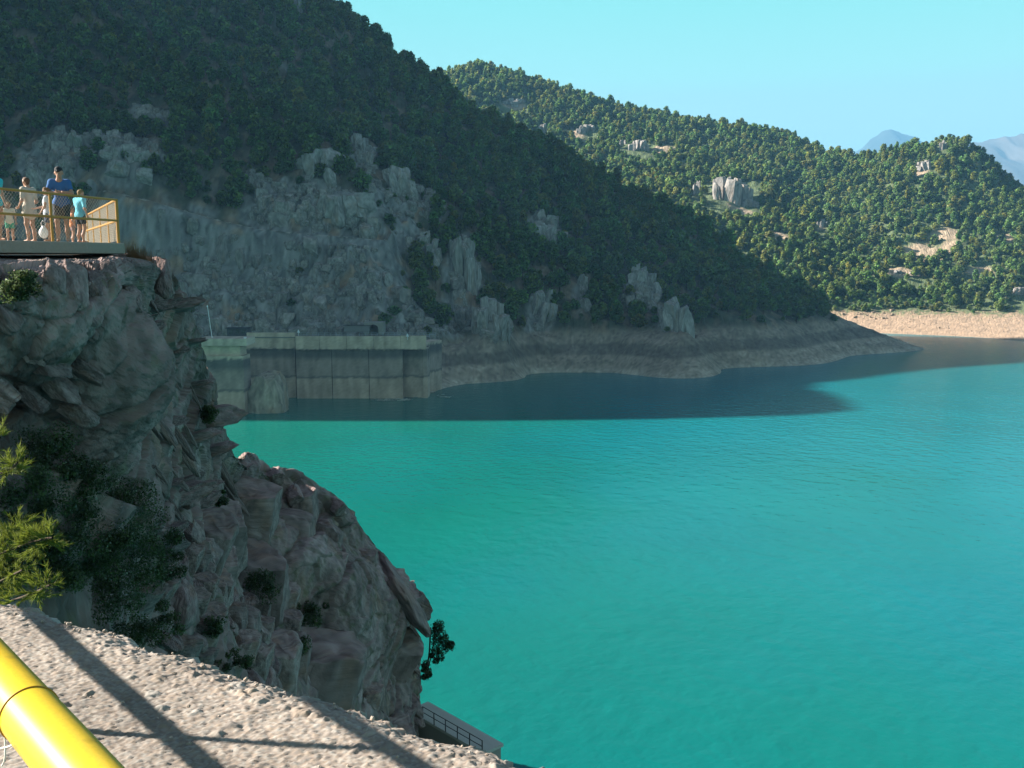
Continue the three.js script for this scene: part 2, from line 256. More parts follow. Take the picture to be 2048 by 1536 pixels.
// ------------------------------------------------------------------ rocks standing out of the slopes
function rockGeometry(w, h, d, seed, base, detail = 26, spire = 0.35) {
  const g = mergeVertices(new THREE.IcosahedronGeometry(1, detail).deleteAttribute('uv').deleteAttribute('normal')), p = g.attributes.position, col = new Float32Array(p.count * 3), uv = new Float32Array(p.count * 2);
  const fx = 5 / Math.max(w, 1e-3);
  for (let i = 0; i < p.count; i++) {
    let x = p.getX(i), y = p.getY(i), z = p.getZ(i);
    const bx = Math.sign(x) * Math.pow(Math.abs(x), 0.62), by = Math.sign(y) * Math.pow(Math.abs(y), 0.75), bz = Math.sign(z) * Math.pow(Math.abs(z), 0.62), tall = 1 + spire * n3(x * 1.6, seed, z * 1.6) * (y > 0 ? 1 : 0);
    let X = bx * w / 2 * (1 - 0.16 * Math.max(0, by)), Y = by * h * tall, Z = bz * d / 2 * (1 - 0.16 * Math.max(0, by));
    const B = blocks(X * fx * 0.9 + seed * 7, Y * fx * 0.28, Z * fx * 0.9, seed), C = blocks(X * fx * 2.4 + seed, Y * fx * 1.0, Z * fx * 2.4, seed + 50), e = 1 + 0.3 * B[0] + 0.1 * C[0] - 0.1 * (1 - smooth(0, 0.14, B[1])) + 0.08 * fbm(X * fx, Y * fx, Z * fx + seed, 3);
    X *= e; Z *= e; Y *= 1 + 0.1 * B[0] + 0.06 * C[0];
    p.setXYZ(i, X, Y, Z); uv.set([(X + Z) / 4, Y / 4], i * 2);
    const n = fbm(X * fx * 0.8, Y * fx * 0.4, Z * fx * 0.8 + seed, 4);
    let c = mix3(base, mul3(base, 1.35), smooth(-0.1, 0.5, n)); c = mix3(c, [base[0] * 0.95, base[1] * 0.7, base[2] * 0.5], 0.6 * smooth(0.1, 0.45, fbm(X * fx * 0.5 + 4, Y * fx * 0.5, Z * fx * 0.5, 3))); c = mix3(c, [0.09, 0.085, 0.08], 0.6 * smooth(0.1, 0.4, fbm(X * fx * 2, Y * fx * 0.3, Z * fx * 2, 3)));
    col.set(c, i * 3);
  }
  g.setAttribute('color', new THREE.BufferAttribute(col, 3)); g.setAttribute('uv', new THREE.BufferAttribute(uv, 2)); g.computeVertexNormals(); return g;
}
// a rock with flat broken faces: a ball cut by random planes
function cutRock(seed, cuts = 11, deep = 0.6, base = [0.27, 0.25, 0.235], detail = 9) {
  const r = rngOf(seed * 131 + 7), g = mergeVertices(new THREE.IcosahedronGeometry(1, detail).deleteAttribute('uv').deleteAttribute('normal')), p = g.attributes.position, planes = [], col = new Float32Array(p.count * 3), uv = new Float32Array(p.count * 2), v = V(0, 0, 0);
  for (let k = 0; k < cuts; k++) planes.push([V(r() - 0.5, (r() - 0.5) * 0.9, r() - 0.5).normalize(), deep + (0.96 - deep) * r()]);
  for (const a of [V(1, 0.1, 0.1), V(-1, 0.1, -0.1), V(0, 1, 0.1), V(0.1, 0, 1), V(-0.1, 0, -1)]) planes.push([a.normalize(), deep + 0.12 * r()]);
  for (let i = 0; i < p.count; i++) {
    v.fromBufferAttribute(p, i).multiplyScalar(1.12); let worn = 0;
    for (let pass = 0; pass < 2; pass++) for (const [n, d] of planes) { const o = v.dot(n) - d; if (o > 0) v.addScaledVector(n, -o); }
    const c = blocks(v.x * 3 + seed, v.y * 2, v.z * 3, seed), k = 0.07 * c[0] - 0.035 * (1 - smooth(0, 0.09, c[1])) + 0.045 * fbm(v.x * 3 + seed, v.y * 3, v.z * 3, 4) + 0.02 * ridged(v.x * 8 + seed, v.y * 8, v.z * 8, 3);
    v.multiplyScalar(1 + k); p.setXYZ(i, v.x, v.y, v.z); uv.set([(v.x + v.z) * 1.3, v.y * 1.3], i * 2);
    const m = fbm(v.x * 1.6 + seed, v.y * 1.6, v.z * 1.6, 4), f = fbm(v.x * 7, v.y * 4 + seed, v.z * 7, 3);
    let t = mix3(mul3(base, 0.85), mul3(base, 1.2), smooth(-0.25, 0.35, m)); t = mix3(t, [base[0], base[1] * 0.76, base[2] * 0.56], 0.5 * smooth(0.15, 0.45, fbm(v.x + 4, v.y * 0.6 + seed, v.z, 3))); t = mix3(t, [base[0] * 0.4, base[1] * 0.4, base[2] * 0.4], 0.6 * smooth(0.12, 0.4, fbm(v.x * 2.5, v.y * 1.3, v.z * 2.5 + seed, 3)));
    col.set(mul3(t, clamp(1 + 0.5 * f, 0.6, 1.4)), i * 3);
  }
  g.setAttribute('color', new THREE.BufferAttribute(col, 3)); g.setAttribute('uv', new THREE.BufferAttribute(uv, 2)); g.computeVertexNormals(); return g;
}
const LIMESTONE = [0.27, 0.25, 0.235], cragKinds = Array.from({ length: 8 }, (_, k) => cutRock(600 + k, 9, 0.55, LIMESTONE, 7));
const rockMat = rock({ bumpMap: roughTex, bumpScale: 0.25 });
function outcrop(land, px, py, wpx, hpx, label, seed, from, n = 7, lean = 0.12, fat = 1, tall = 1) { // a crag of several blocks split by upright joints
  const p = land.hit(px, py, from); if (!p) { console.log('no ground for', label); return; }
  const s = -p.z / FOC, W = wpx * s, H = hpx * s, r = rngOf(seed), y0 = land.get(p.x, p.z), t = thing('rock_outcrop', label, 'rock', V(p.x, y0, p.z));
  for (let i = 0; i < n; i++) {
    const f = n > 1 ? (i + 0.5) / n - 0.5 : 0, x = f * W * 0.86 + (r() - 0.5) * W * 0.1, z = (r() - 0.5) * W * 0.4 - W * 0.08, h = tall * H * (1 - 1.1 * f * f) * (0.72 + 0.4 * r()), w = fat * W / Math.sqrt(n) * (0.34 + 0.22 * r()), g = land.get(p.x + x, p.z + z) - y0;
    const m = mesh('rock_block', cragKinds[Math.floor(r() * 8)], rockMat, t); m.scale.set(w, h * 0.72, w * (0.8 + 0.5 * r())); m.position.set(x, Math.min(g, 0.25 * H) + h * 0.26, z); m.rotation.set((r() - 0.5) * lean * 2, r() * 6.28, (r() - 0.5) * lean * 2);
  }
}
const clearings = [];
for (const [px, py, w, h, label, seed, spire] of [
  [1463, 402, 86, 60, 'large pale blocky crag standing alone among the hillside pines', 31, 0.12], [1393, 388, 15, 38, 'slim rock pinnacle beside the large pale crag', 32, 0.4], [1500, 415, 36, 18, 'low rubble outcrop at the foot of the large crag', 33, 0.5],
  [1278, 300, 44, 24, 'small white outcrop in the middle of the pine slope', 34, 0.5], [1245, 290, 15, 14, 'small rock next to the white outcrop on the pine slope', 35, 0.5], [1086, 268, 20, 26, 'brown rock tooth near the edge of the shaded ridge', 36, 0.4], [1172, 264, 38, 18, 'wide low outcrop below the hilltop', 37, 0.6], [1028, 210, 46, 14, 'long pale ledge of rock under the hilltop', 38, 0.6],
  [1645, 452, 26, 14, 'small pale rock above the bare shore slope', 39, 0.5], [1848, 338, 34, 22, 'grey rock face on the wooded knoll', 40, 0.5], [1886, 300, 16, 24, 'upright rock near the top of the wooded knoll', 41, 0.4], [1800, 548, 22, 8, 'white stony rib among the shoreline trees', 42, 0.7], [1832, 552, 28, 9, 'white broken rock band under the tan clearing', 43, 0.7], [2040, 590, 26, 22, 'white rock at the edge of the shoreline trees', 44, 0.5]]) {
  outcrop(hill, px, py, w, h, label, seed, 600, w > 60 ? 13 : w > 30 ? 7 : 4, spire > 0.45 ? 0.3 : 0.1); clearings.push([px, py, w * 0.62, h]);
}
for (const [px, py, w, h, label, seed, spire] of [
  [930, 560, 62, 120, 'tall pointed pale rib of rock above the dam end', 51, 0.35], [985, 650, 70, 85, 'broad rock buttress beside the dam end', 52, 0.4], [1352, 655, 52, 92, 'upright shaded rock pillar over the bare bank', 53, 0.25], [1290, 580, 62, 60, 'wide dark crag behind the rock pillar', 54, 0.6], [1095, 490, 72, 56, 'shaded crag half way up the wooded slope', 55, 0.6], [1165, 580, 18, 46, 'narrow grey rock needle in dark trees', 56, 0.4],
  [715, 300, 30, 50, 'thin grey rock spire above the cliff', 57, 0.3], [800, 380, 60, 60, 'grey rock knob over the pale cliff', 58, 0.5], [250, 330, 100, 46, 'rounded rock dome above the mountain road', 59, 0.3], [640, 350, 90, 60, 'ragged cliff top over the mountain road', 60, 0.3], [700, 450, 110, 62, 'smooth pale rock face over the end of the mountain road', 61, 0.3], [1085, 635, 50, 70, 'dark rock slab low above the bare bank', 62, 0.5], [595, 30, 16, 50, 'pale rock streak near the top of the shaded mountain', 63, 0.4], [150, 300, 26, 60, 'upright grey rock on the shaded slope', 64, 0.5], [860, 520, 40, 60, 'grey rock shoulder beside the pointed rib', 65, 0.5]]) outcrop(mountain, px, py, w, h, label, seed, 300, w > 60 ? 9 : w > 30 ? 6 : 3, 0.35, 1.45, 0.8);

{ // ledges and blocks breaking the bare faces of the mountainside, too many to count
  const r = rngOf(313), o = new THREE.Object3D(), lists = cragKinds.map(() => []), g = new THREE.Group(), c = new THREE.Color(); g.name = 'broken_rock'; tag(g, 'broken limestone ledges and blocks on the bare mountain faces', 'rock', null, 'stuff'); scene.add(g);
  for (let i = 0; i < 60000; i++) {
    const x = -200 + r() * 380, z = -480 + r() * 145, R = rockiness(x, z), y = mountain.get(x, z); if (R < 0.08 || y < 19 || r() > 0.1 + 0.25 * R || nearRoad(x, z)[0] < 5) continue;
    const s = 1.2 + 3.6 * r() * r(); o.position.set(x, y - s * 0.25, z); o.rotation.set((r() - 0.5) * 0.5, r() * 6.28, (r() - 0.5) * 0.5); o.scale.set(s * (0.7 + 0.8 * r()), s * (0.7 + 1.1 * r()), s * (0.6 + 0.5 * r())); o.updateMatrix(); lists[Math.floor(r() * 8)].push(o.matrix.clone());
  }
  lists.forEach((l, k) => { const im = new THREE.InstancedMesh(cragKinds[k], rockMat, l.length); im.name = 'rock_ledges'; im.userData.kind = 'stuff'; im.castShadow = im.receiveShadow = true; l.forEach((m, i) => { im.setMatrixAt(i, m); const v = 0.7 + 0.35 * r(); im.setColorAt(i, c.setRGB(v, v * 0.98, v * 0.97)); }); g.add(im); });
  console.log('ledges', lists.reduce((a, l) => a + l.length, 0));
}
// boulders along the far shore
{
  const r = rngOf(77), kinds = [0, 1, 2].map((k) => cutRock(90 + k, 10, 0.6, [0.33, 0.25, 0.185], 4));
  for (let i = 0; i < 46; i++) {
    const px = i < 30 ? 1680 + r() * 110 : 1800 + r() * 248, py = i < 30 ? 620 + r() * 20 : 632 + r() * 34, p = hill.hit(px, py, 600); if (!p || p.y < 0.5) continue;
    const m = mesh('boulder', kinds[i % 3], rockMat), s = i < 30 ? 0.7 + r() * 1.1 : 0.35 + r() * 0.7; m.scale.set(s, s * (0.7 + r() * 0.5), s); m.rotation.y = r() * 6; m.position.set(p.x, hill.get(p.x, p.z) - 0.1, p.z);
    tag(m, 'tan boulder lying on the bare far shore', 'boulder', 'boulders on the far shore');
  }
}

// ------------------------------------------------------------------ pines
const needleMat = new THREE.MeshPhysicalMaterial({ color: 0xffffff, vertexColors: true, roughness: 0.9, side: THREE.DoubleSide, specularIntensity: 0.3, transmission: 0.42, thickness: 0 });
const barkMat = std(0.075, 0.05, 0.036, 0.95);
function crownGeometry(seed, H, W, clumps, leaves, size, low = 0.25, tone = [0.135, 0.25, 0.055]) {
  const r = rngOf(seed), pos = [], nor = [], col = [], up = V(0, 1, 0);
  for (let c = 0; c < clumps; c++) {
    const v = low + (1 - low) * ((c + 0.5) / clumps), prof = Math.pow(Math.sin(Math.PI * clamp(0.12 + 0.86 * (v - low) / (1 - low), 0, 0.97)), 0.7), a = c * 2.4 + r() * 1.2, R = W / 2 * prof * (0.35 + 0.55 * r());
    const cx = Math.cos(a) * R, cz = Math.sin(a) * R, cy = H * v * 0.95, cr = W * (0.15 + 0.13 * r()), tint = 0.75 + 0.5 * r(), warm = r();
    for (let l = 0; l < leaves; l++) {
      const th = r() * 6.283, ph = Math.acos(2 * r() - 1), q = Math.cbrt(0.25 + 0.75 * r()), d = V(Math.sin(ph) * Math.cos(th), Math.cos(ph) * 0.72, Math.sin(ph) * Math.sin(th));
      const o = V(cx, cy, cz).addScaledVector(d, cr * q), t = V(r() - 0.5, r() - 0.3, r() - 0.5).normalize(), b = V(r() - 0.5, r() - 0.5, r() - 0.5).cross(t).normalize(), s = size * (0.6 + 0.8 * r());
      const p1 = o.clone().addScaledVector(t, s), p2 = o.clone().addScaledVector(b, s * 0.55).addScaledVector(t, -s * 0.3), p3 = o.clone().addScaledVector(b, -s * 0.55).addScaledVector(t, -s * 0.3);
      const n = d.clone().normalize().addScaledVector(V(cx, 0, cz).normalize(), 0.35).addScaledVector(up, 0.2).add(V(r() - 0.5, r() - 0.5, r() - 0.5).multiplyScalar(0.9)).normalize(), k = tint * (0.7 + 0.6 * r());
      for (const p of [p1, p2, p3]) { pos.push(p.x, p.y, p.z); nor.push(n.x, n.y, n.z); col.push(tone[0] * k * (1 + 0.4 * warm), tone[1] * k, tone[2] * k * (1.1 - 0.3 * warm)); }
    }
  }
  const g = new THREE.BufferGeometry(); g.setAttribute('position', new THREE.Float32BufferAttribute(pos, 3)); g.setAttribute('normal', new THREE.Float32BufferAttribute(nor, 3)); g.setAttribute('color', new THREE.Float32BufferAttribute(col, 3)); return g;
}
function trunkGeometry(seed, H, W) {
  const r = rngOf(seed), parts = [bar(V(0, -0.6, 0), V(0.15 * (r() - 0.5), H * 0.5, 0.15 * (r() - 0.5)), H * 0.026, H * 0.017, 6), bar(V(0, H * 0.49, 0), V(0.3 * (r() - 0.5), H * 0.92, 0.3 * (r() - 0.5)), H * 0.017, H * 0.006, 5)];
  for (let i = 0; i < 5; i++) { const a = i * 2.4 + r(), y = H * (0.35 + 0.1 * i); parts.push(bar(V(0, y, 0), V(Math.cos(a) * W * 0.33, y + H * 0.09, Math.sin(a) * W * 0.33), H * 0.008, H * 0.003, 4)); }
  const g = mergeGeometries(parts.map((p) => p.deleteAttribute('uv'))); return g;
}
const pineKinds = Array.from({ length: 7 }, (_, k) => {
  const H = [9, 8, 10, 7.5, 9.5, 8.5, 6.5][k], W = [6.2, 6.8, 6.0, 6.4, 5.2, 7.2, 5.6][k];
  return { H, W, crown: crownGeometry(200 + k, H, W, 22, 52, 0.62, [0.3, 0.22, 0.32, 0.2, 0.25, 0.28, 0.12][k]), trunk: trunkGeometry(300 + k, H, W) };
});
const bushKinds = [0, 1, 2].map((k) => ({ H: 3, W: 3.8, crown: crownGeometry(400 + k, 3, 3.8, 12, 42, 0.45, 0.12, [0.115, 0.225, 0.06]), trunk: trunkGeometry(410 + k, 2.6, 3) }));
const paint = (g, c) => { const a = new Float32Array(g.attributes.position.count * 3); for (let i = 0; i < a.length; i += 3) a.set(c, i); g.setAttribute('color', new THREE.BufferAttribute(a, 3)); return g; };
for (const k of [...pineKinds, ...bushKinds]) k.whole = mergeGeometries([k.crown, paint(k.trunk.clone().toNonIndexed(), [0.075, 0.05, 0.036])]);

const stands = [];   // every tree of the two slopes
{
  const r = rngOf(4242);
  const plant = (land, which, gap, ok) => {
    for (let z = land.z0 + 6; z < land.z1 - 4; z += gap) for (let x = land.x0 + 6; x < land.x1 - 4; x += gap) {
      const X = x + (r() - 0.5) * gap * 1.1, Z = z + (r() - 0.5) * gap * 1.1, y = land.get(X, Z), a = r(), b = r(), c = r(), d = r();
      const P = V(X, y, Z), [px, py] = pixel(V(X, y + 5, Z)); if (px < -140 || px > 2190 || py < -160) continue;
      const k = ok(X, y, Z, land.steep(X, Z), px, py, a); if (!k) continue;
      stands.push({ P, which, bush: k === 2, kind: Math.floor(b * 6.999), s: 0.55 + 0.75 * c * c + (k === 3 ? -0.12 : 0.08), turn: d * 6.28, size: 0, seen: land.seen(V(X, y + 6, Z)) }); if (which === 'sun') stands.at(-1).s *= 0.86;
    }
  };
  plant(mountain, 'shade', 4.9, (x, y, z, s, px, py, a) => {
    if (y < 18.5 + 3 * n2(x * 0.05, z * 0.05) || nearRoad(x, z)[0] < 6) return 0;
    const R = rockiness(x, z) + 0.25 * (s - 1); if (R > 0.22) return a < 0.05 ? 2 : 0; if (R > 0) return a < 0.5 ? 2 : 0;
    return a < 0.1 ? 2 : a < 0.97 ? 1 : 0;
  });
  const top = at(1888, 296, 905);
  plant(hill, 'sun', 4.3, (x, y, z, s, px, py, a) => {
    if (Math.hypot(x - top.x, z - top.z) < 26) return a < 0.5 ? 2 : 0;
    if (y < 12.5 + 2 * n2(x * 0.04, z * 0.04)) return 0;
    for (const [cx, cy, rx, ry] of clearings) if (Math.abs(px - cx) < rx && py > cy - ry * 0.8 && py < cy + 14) return 0;
    const B = bareness(x, z), thin = smooth(0.1, 0.5, 0.3 * n2(x * 0.012, z * 0.012) + (px > 1700 && y < 75 ? 0.22 : 0)); if (B > 0.05) return a < 0.07 ? 2 : 0;
    if (a < 0.06 + 0.3 * thin) return 0; if (y < 20) return a < 0.6 ? 2 : 3; return a < 0.2 + 0.25 * thin ? 2 : a < 0.4 ? 3 : 1;
  });
}
const labelOf = { sun: ['green rounded pine on the sunlit hillside beyond the water', 'pines on the sunlit hillside'], shade: ['dark pine on the shaded mountainside above the dam', 'pines on the shaded mountainside'] };
for (const t of stands) t.size = t.seen ? t.s / -t.P.z : 0;
const chosen = new Set();
for (const [which, most] of [['sun', 190], ['shade', 105]]) stands.filter((t) => t.which === which && !t.bush && t.seen).filter((t) => { const [px] = pixel(t.P); return px > 40 && px < 2040; }).sort((a, b) => b.size - a.size).slice(0, most).forEach((t) => chosen.add(t));
const protos = pineKinds.map((k) => { const g = new THREE.Group(); mesh('trunk', k.trunk, barkMat, g); mesh('crown', k.crown, needleMat, g); return g; });
for (const t of chosen) { const g = protos[t.kind].clone(); g.name = numbered('pine_tree'); g.position.copy(t.P); g.rotation.y = t.turn; g.scale.setScalar(t.s); tag(g, labelOf[t.which][0], 'tree', labelOf[t.which][1]); scene.add(g); }
for (const [which, name, label] of [['sun', 'pine_forest', 'dense pine wood covering the sunlit hillside'], ['shade', 'pine_forest', 'dark pine wood covering the shaded mountainside']]) {
  const wood = new THREE.Group(); wood.name = numbered(name); tag(wood, label, 'forest', null, 'stuff'); scene.add(wood);
  const r = rngOf(9), o = new THREE.Object3D(), c = new THREE.Color();
  const sets = [...pineKinds.map((k, i) => [k, stands.filter((t) => t.which === which && !t.bush && t.kind === i && !chosen.has(t)), 'pine_canopy']), ...bushKinds.map((k, i) => [k, stands.filter((t) => t.which === which && t.bush && t.kind % 3 === i), 'scrub_canopy'])];
  for (const [k, list, part] of sets) {
    if (!list.length) continue;
    const im = new THREE.InstancedMesh(k.whole, needleMat, list.length); im.name = part; im.castShadow = im.receiveShadow = true; im.userData.kind = 'stuff';
    list.forEach((t, i) => { o.position.copy(t.P); o.rotation.set(0.16 * (r() - 0.5), t.turn, 0.16 * (r() - 0.5)); o.scale.set(t.s * (0.75 + 0.6 * r()), t.s * (0.72 + 0.6 * r()), t.s * (0.75 + 0.6 * r())); o.updateMatrix(); im.setMatrixAt(i, o.matrix); const v = 0.75 + 0.5 * r(), w = r(); im.setColorAt(i, c.setRGB(v * (0.8 + 0.75 * w * w), v, v * (1.05 - 0.25 * w))); });
    wood.add(im);
  }
}
console.log('trees', stands.length, chosen.size);

// ------------------------------------------------------------------ the near limestone spur
const spurRows = [
  [[-250, 512, 18.9], [0, 514, 21.6], [130, 514, 23.5], [250, 512, 25.7], [342, 545, 30], [408, 660, 36], [446, 815, 44], [486, 915, 52], [540, 930, 60], [680, 998, 66], [755, 1080, 71], [826, 1163, 75], [832, 1172, 77]],
  [[-200, 548, 15.6], [-10, 548, 17.6], [140, 556, 19.2], [256, 574, 21.6], [338, 650, 28.8], [396, 770, 35.4], [434, 900, 43], [478, 990, 51], [548, 1000, 58], [665, 1060, 62.5], [745, 1130, 67], [822, 1200, 72.5], [838, 1225, 77]],
  [[-200, 850, 16.5], [-20, 800, 17.9], [130, 820, 19.6], [268, 820, 22.2], [338, 850, 28.4], [390, 920, 35], [438, 1020, 42.6], [502, 1090, 50.5], [588, 1110, 57], [690, 1140, 61], [760, 1190, 66], [822, 1260, 72], [836, 1290, 77]],
  [[-200, 1000, 16.5], [0, 1040, 17.5], [150, 1050, 19.6], [270, 1050, 22.6], [350, 1070, 28], [420, 1120, 34.2], [480, 1200, 42], [560, 1250, 50], [640, 1280, 56.5], [722, 1300, 61], [782, 1330, 66], [835, 1380, 72], [850, 1400, 77]],
  [[-250, 1300, 13], [-60, 1330, 15], [100, 1370, 17.5], [260, 1400, 20.5], [380, 1430, 25.5], [470, 1450, 31.5], [560, 1480, 39], [640, 1490, 47], [700, 1500, 53], [760, 1520, 58], [815, 1530, 63], [850, 1530, 70], [862, 1560, 76]]].map((row) => row.map((a) => at(...a)));
{
  const crest = spurRows[0], last = spurRows.at(-1);
  spurRows.unshift(crest.map((p, i) => i < 4 ? V(p.x - 28, p.y - 0.8, p.z - 13) : V(p.x - 17 - 0.4 * i, Math.max(3, p.y - 20), p.z - 11)), crest.map((p, i) => i < 4 ? V(p.x - 6, p.y - 0.05, p.z - 3) : V(p.x - 3.2, p.y - 1.6, p.z - 2)));
  spurRows.push(last.map((p) => V(p.x + 2.5, -3, p.z + 1)));
  spurRows.forEach((row, i) => { const a = row.at(-1); row.push(V(a.x - 5, a.y - (i < 5 ? 5 : 2), a.z - 7), V(a.x - 22, Math.min(a.y - 10, 8), a.z - 12)); });
}
function spurPoint(u, v) { // u across the columns, v down the rows
  const cr = (a, b, c, d, t) => 0.5 * (2 * b + (c - a) * t + (2 * a - 5 * b + 4 * c - d) * t * t + (3 * b - a - 3 * c + d) * t * t * t);
  const R = spurRows.length, C = spurRows[0].length, j = clamp(Math.floor(v), 0, R - 2), i = clamp(Math.floor(u), 0, C - 2), tv = v - j, tu = u - i, q = [];
  for (let k = -1; k <= 2; k++) {
    const row = spurRows[clamp(j + k, 0, R - 1)], a = row[clamp(i - 1, 0, C - 1)], b = row[i], c = row[i + 1], d = row[clamp(i + 2, 0, C - 1)];
    q.push([cr(a.x, b.x, c.x, d.x, tu), cr(a.y, b.y, c.y, d.y, tu), cr(a.z, b.z, c.z, d.z, tu)]);
  }
  return V(...[0, 1, 2].map((k) => cr(q[0][k], q[1][k], q[2][k], q[3][k], tv)));
}
const bulges = [[235, 700, 21.6, 2.2, 0.6], [60, 690, 18.2, 1.5, 0.5], [255, 780, 22, 1.4, 0.6], [590, 1180, 57.5, 5, 1.8], [740, 1230, 64, 5, 1.5], [800, 1240, 68, 3, 0.9]].map(([x, y, D, r, h]) => ({ p: at(x, y, D), r, h }));
const gullies = [[120, 980, 19.2, 3, 0.6], [315, 760, 27.8, 1.6, 0.6], [520, 1160, 52, 4, 1.5], [600, 1250, 56, 3, 1.4], [450, 1250, 40, 3, 1.2]].map(([x, y, D, r, h]) => ({ p: at(x, y, D), r, h: -h }));
const spurRelief = (p, fade) => {
  const w = 0.9 * n3(p.x * 0.12, p.y * 0.12, p.z * 0.12), far = clamp(-p.z / 40, 0.75, 1.5);
  // joints dip down to the right, towards the water
  const a = p.x * 0.5 + p.z * 0.25 + p.y * 0.62 + w, b = p.y * 0.55 - p.z * 0.45 + w, c = p.x * 0.8 - p.z * 0.15 - p.y * 0.2;
  const B = blocks(a * 0.28 / far, b * 0.17 / far, c * 0.26 / far, 11), C = blocks(a * 0.95, b * 0.6, c * 0.85, 21), E = blocks(a * 3.0, b * 2.2, c * 2.6, 33), F = blocks(p.x * 7, p.y * 6, p.z * 6, 34);
  let d = -0.5 * far + 0.5 * far * B[0] + 0.26 * C[0] + (0.1 * E[0] + 0.04 * F[0]) * (1 - smooth(22, 40, -p.z)) + 0.3 * far * fbm(p.x * 0.2, p.y * 0.2, p.z * 0.2, 3) + 0.1 * ridged(p.x * 1.1, p.y * 0.9, p.z * 1.1, 4);
  d -= 0.3 * far * (1 - smooth(0, 0.06, B[1])) + 0.1 * (1 - smooth(0, 0.07, C[1]));
  for (const { p: q, r, h } of bulges) { const k = p.distanceTo(q) / r; if (k < 1.6) d += h * (1 - smooth(0.3, 1.6, k)); }
  for (const { p: q, r, h } of gullies) { const k = p.distanceTo(q) / r; if (k < 1.6) d += h * (1 - smooth(0.2, 1.6, k)); }
  return [d * fade, B, C];
};
{
  const C = spurRows[0].length - 1, R = spurRows.length - 1, nu = C * 60, nv = R * 66, pos = [], col = [], uv = [], idx = [];
  for (let j = 0; j <= nv; j++) for (let i = 0; i <= nu; i++) {
    const u = i / nu * C, v = j / nv * R, e = 0.02, p = spurPoint(u, v), n = spurPoint(Math.min(u + e, C), v).sub(spurPoint(Math.max(u - e, 0), v)).cross(spurPoint(u, Math.min(v + e, R)).sub(spurPoint(u, Math.max(v - e, 0)))).normalize().negate();
    const under = 1 - lerp(0.92, 0.45, smooth(3.1, 4.2, u)) * (1 - smooth(2.1, 2.75, v)), [d, B, K] = spurRelief(p, under);
    p.addScaledVector(n, d); p.y = Math.min(p.y, 50.06 + 4 * smooth(3.1, 4, u)); pos.push(p.x, p.y, p.z); uv.push(u * 1.9, v * 2.1);
    const m = fbm(p.x * 0.16, p.y * 0.16, p.z * 0.16, 4), f = fbm(p.x * 1.3, p.y * 0.8, p.z * 1.3, 4);
    let c = mix3([0.225, 0.156, 0.144], [0.31, 0.226, 0.213], smooth(-0.05, 0.4, m + 0.35 * B[2]));
    c = mix3(c, [0.26, 0.165, 0.115], 0.55 * smooth(0.12, 0.42, fbm(p.x * 0.3 + 8, p.y * 0.12, p.z * 0.3, 3))); c = mix3(c, [0.11, 0.085, 0.075], 0.7 * smooth(0.1, 0.42, fbm(p.x * 0.5, p.y * 0.14, p.z * 0.5 + 3, 4)));
    c = mix3(c, [0.1, 0.105, 0.055], 0.55 * smooth(0.22, 0.42, fbm(p.x * 0.7 + 2, p.y * 0.7, p.z * 0.7, 3)));
    col.push(...mul3(c, clamp(1 + 0.7 * f, 0.5, 1.5)));
  }
  for (let j = 0; j < nv; j++) for (let i = 0; i < nu; i++) { const a = j * (nu + 1) + i; idx.push(a, a + nu + 1, a + 1, a + 1, a + nu + 1, a + nu + 2); }
  const g = new THREE.BufferGeometry(); g.setAttribute('position', new THREE.Float32BufferAttribute(pos, 3)); g.setAttribute('color', new THREE.Float32BufferAttribute(col, 3)); g.setAttribute('uv', new THREE.Float32BufferAttribute(uv, 2)); g.setIndex(idx); g.computeVertexNormals();
  const spur = tag(mesh('rock_spur', g, rock({ bumpMap: roughTex, bumpScale: 0.1 })), 'steep jointed limestone spur below the viewing platform', 'cliff', null, 'structure');
  // the blocks that the joints cut out of the spur, dipping down and away towards the water
  const r = rngOf(2027), kinds = Array.from({ length: 12 }, (_, k) => cutRock(700 + k, 10, 0.62, [0.298, 0.215, 0.2], 9)), tones = [1, 0.86, 1.14].map((k) => rock({ bumpMap: roughTex, bumpScale: 0.08, color: new THREE.Color(k, k * (k > 1 ? 1.0 : 0.98), k) })), laid = [];
  const lay = (p, n, a, b, c, dip, tilt = 0.3) => {
    const t1 = dip.clone().addScaledVector(n, -dip.dot(n)).normalize(), t2 = n.clone().cross(t1).normalize(), m = mesh('rock_block', kinds[Math.floor(r() * 12)], tones[Math.floor(r() * 3)], spur);
    m.quaternion.setFromRotationMatrix(new THREE.Matrix4().makeBasis(t2, t1, n)).multiply(new THREE.Quaternion().setFromEuler(new THREE.Euler((r() - 0.5) * tilt, (r() - 0.5) * tilt, (r() - 0.5) * tilt)));
    if (r() < 0.5) m.quaternion.multiply(new THREE.Quaternion().setFromAxisAngle(V(0, 0, 1), Math.PI)); m.scale.set(b, a, c); m.position.copy(p).addScaledVector(n, -0.42 * c); laid.push([p, Math.sqrt(a * b)]);
  };
  for (let i = 0; i < 5200 && laid.length < 284; i++) {
    const u = r() * 12.1, v = 2.5 + r() * 3.4, e = 0.05, p = spurPoint(u, v), D = -p.z, n = spurPoint(u + e, v).sub(spurPoint(Math.max(u - e, 0), v)).cross(spurPoint(u, v + e).sub(spurPoint(u, v - e))).normalize().negate(), R = D * (0.02 + 0.045 * r() * r()) * (i < 300 && u > 4 ? 1.3 : 1); if (u > 7.4 && v < 2.75) continue;
    if (u < 3.6 && (v < 3.2 || v > 4.1)) continue;
    if (laid.some(([q, s]) => q.distanceTo(p) < 0.62 * (s + R))) continue;
    lay(p.addScaledVector(n, -0.4 * clamp(D / 40, 0.75, 1.5)), n, R * (1.1 + 0.5 * r()), R * (0.85 + 0.4 * r()), R * (0.5 + 0.25 * r()), V(0.25, -0.6, -0.75));
  }
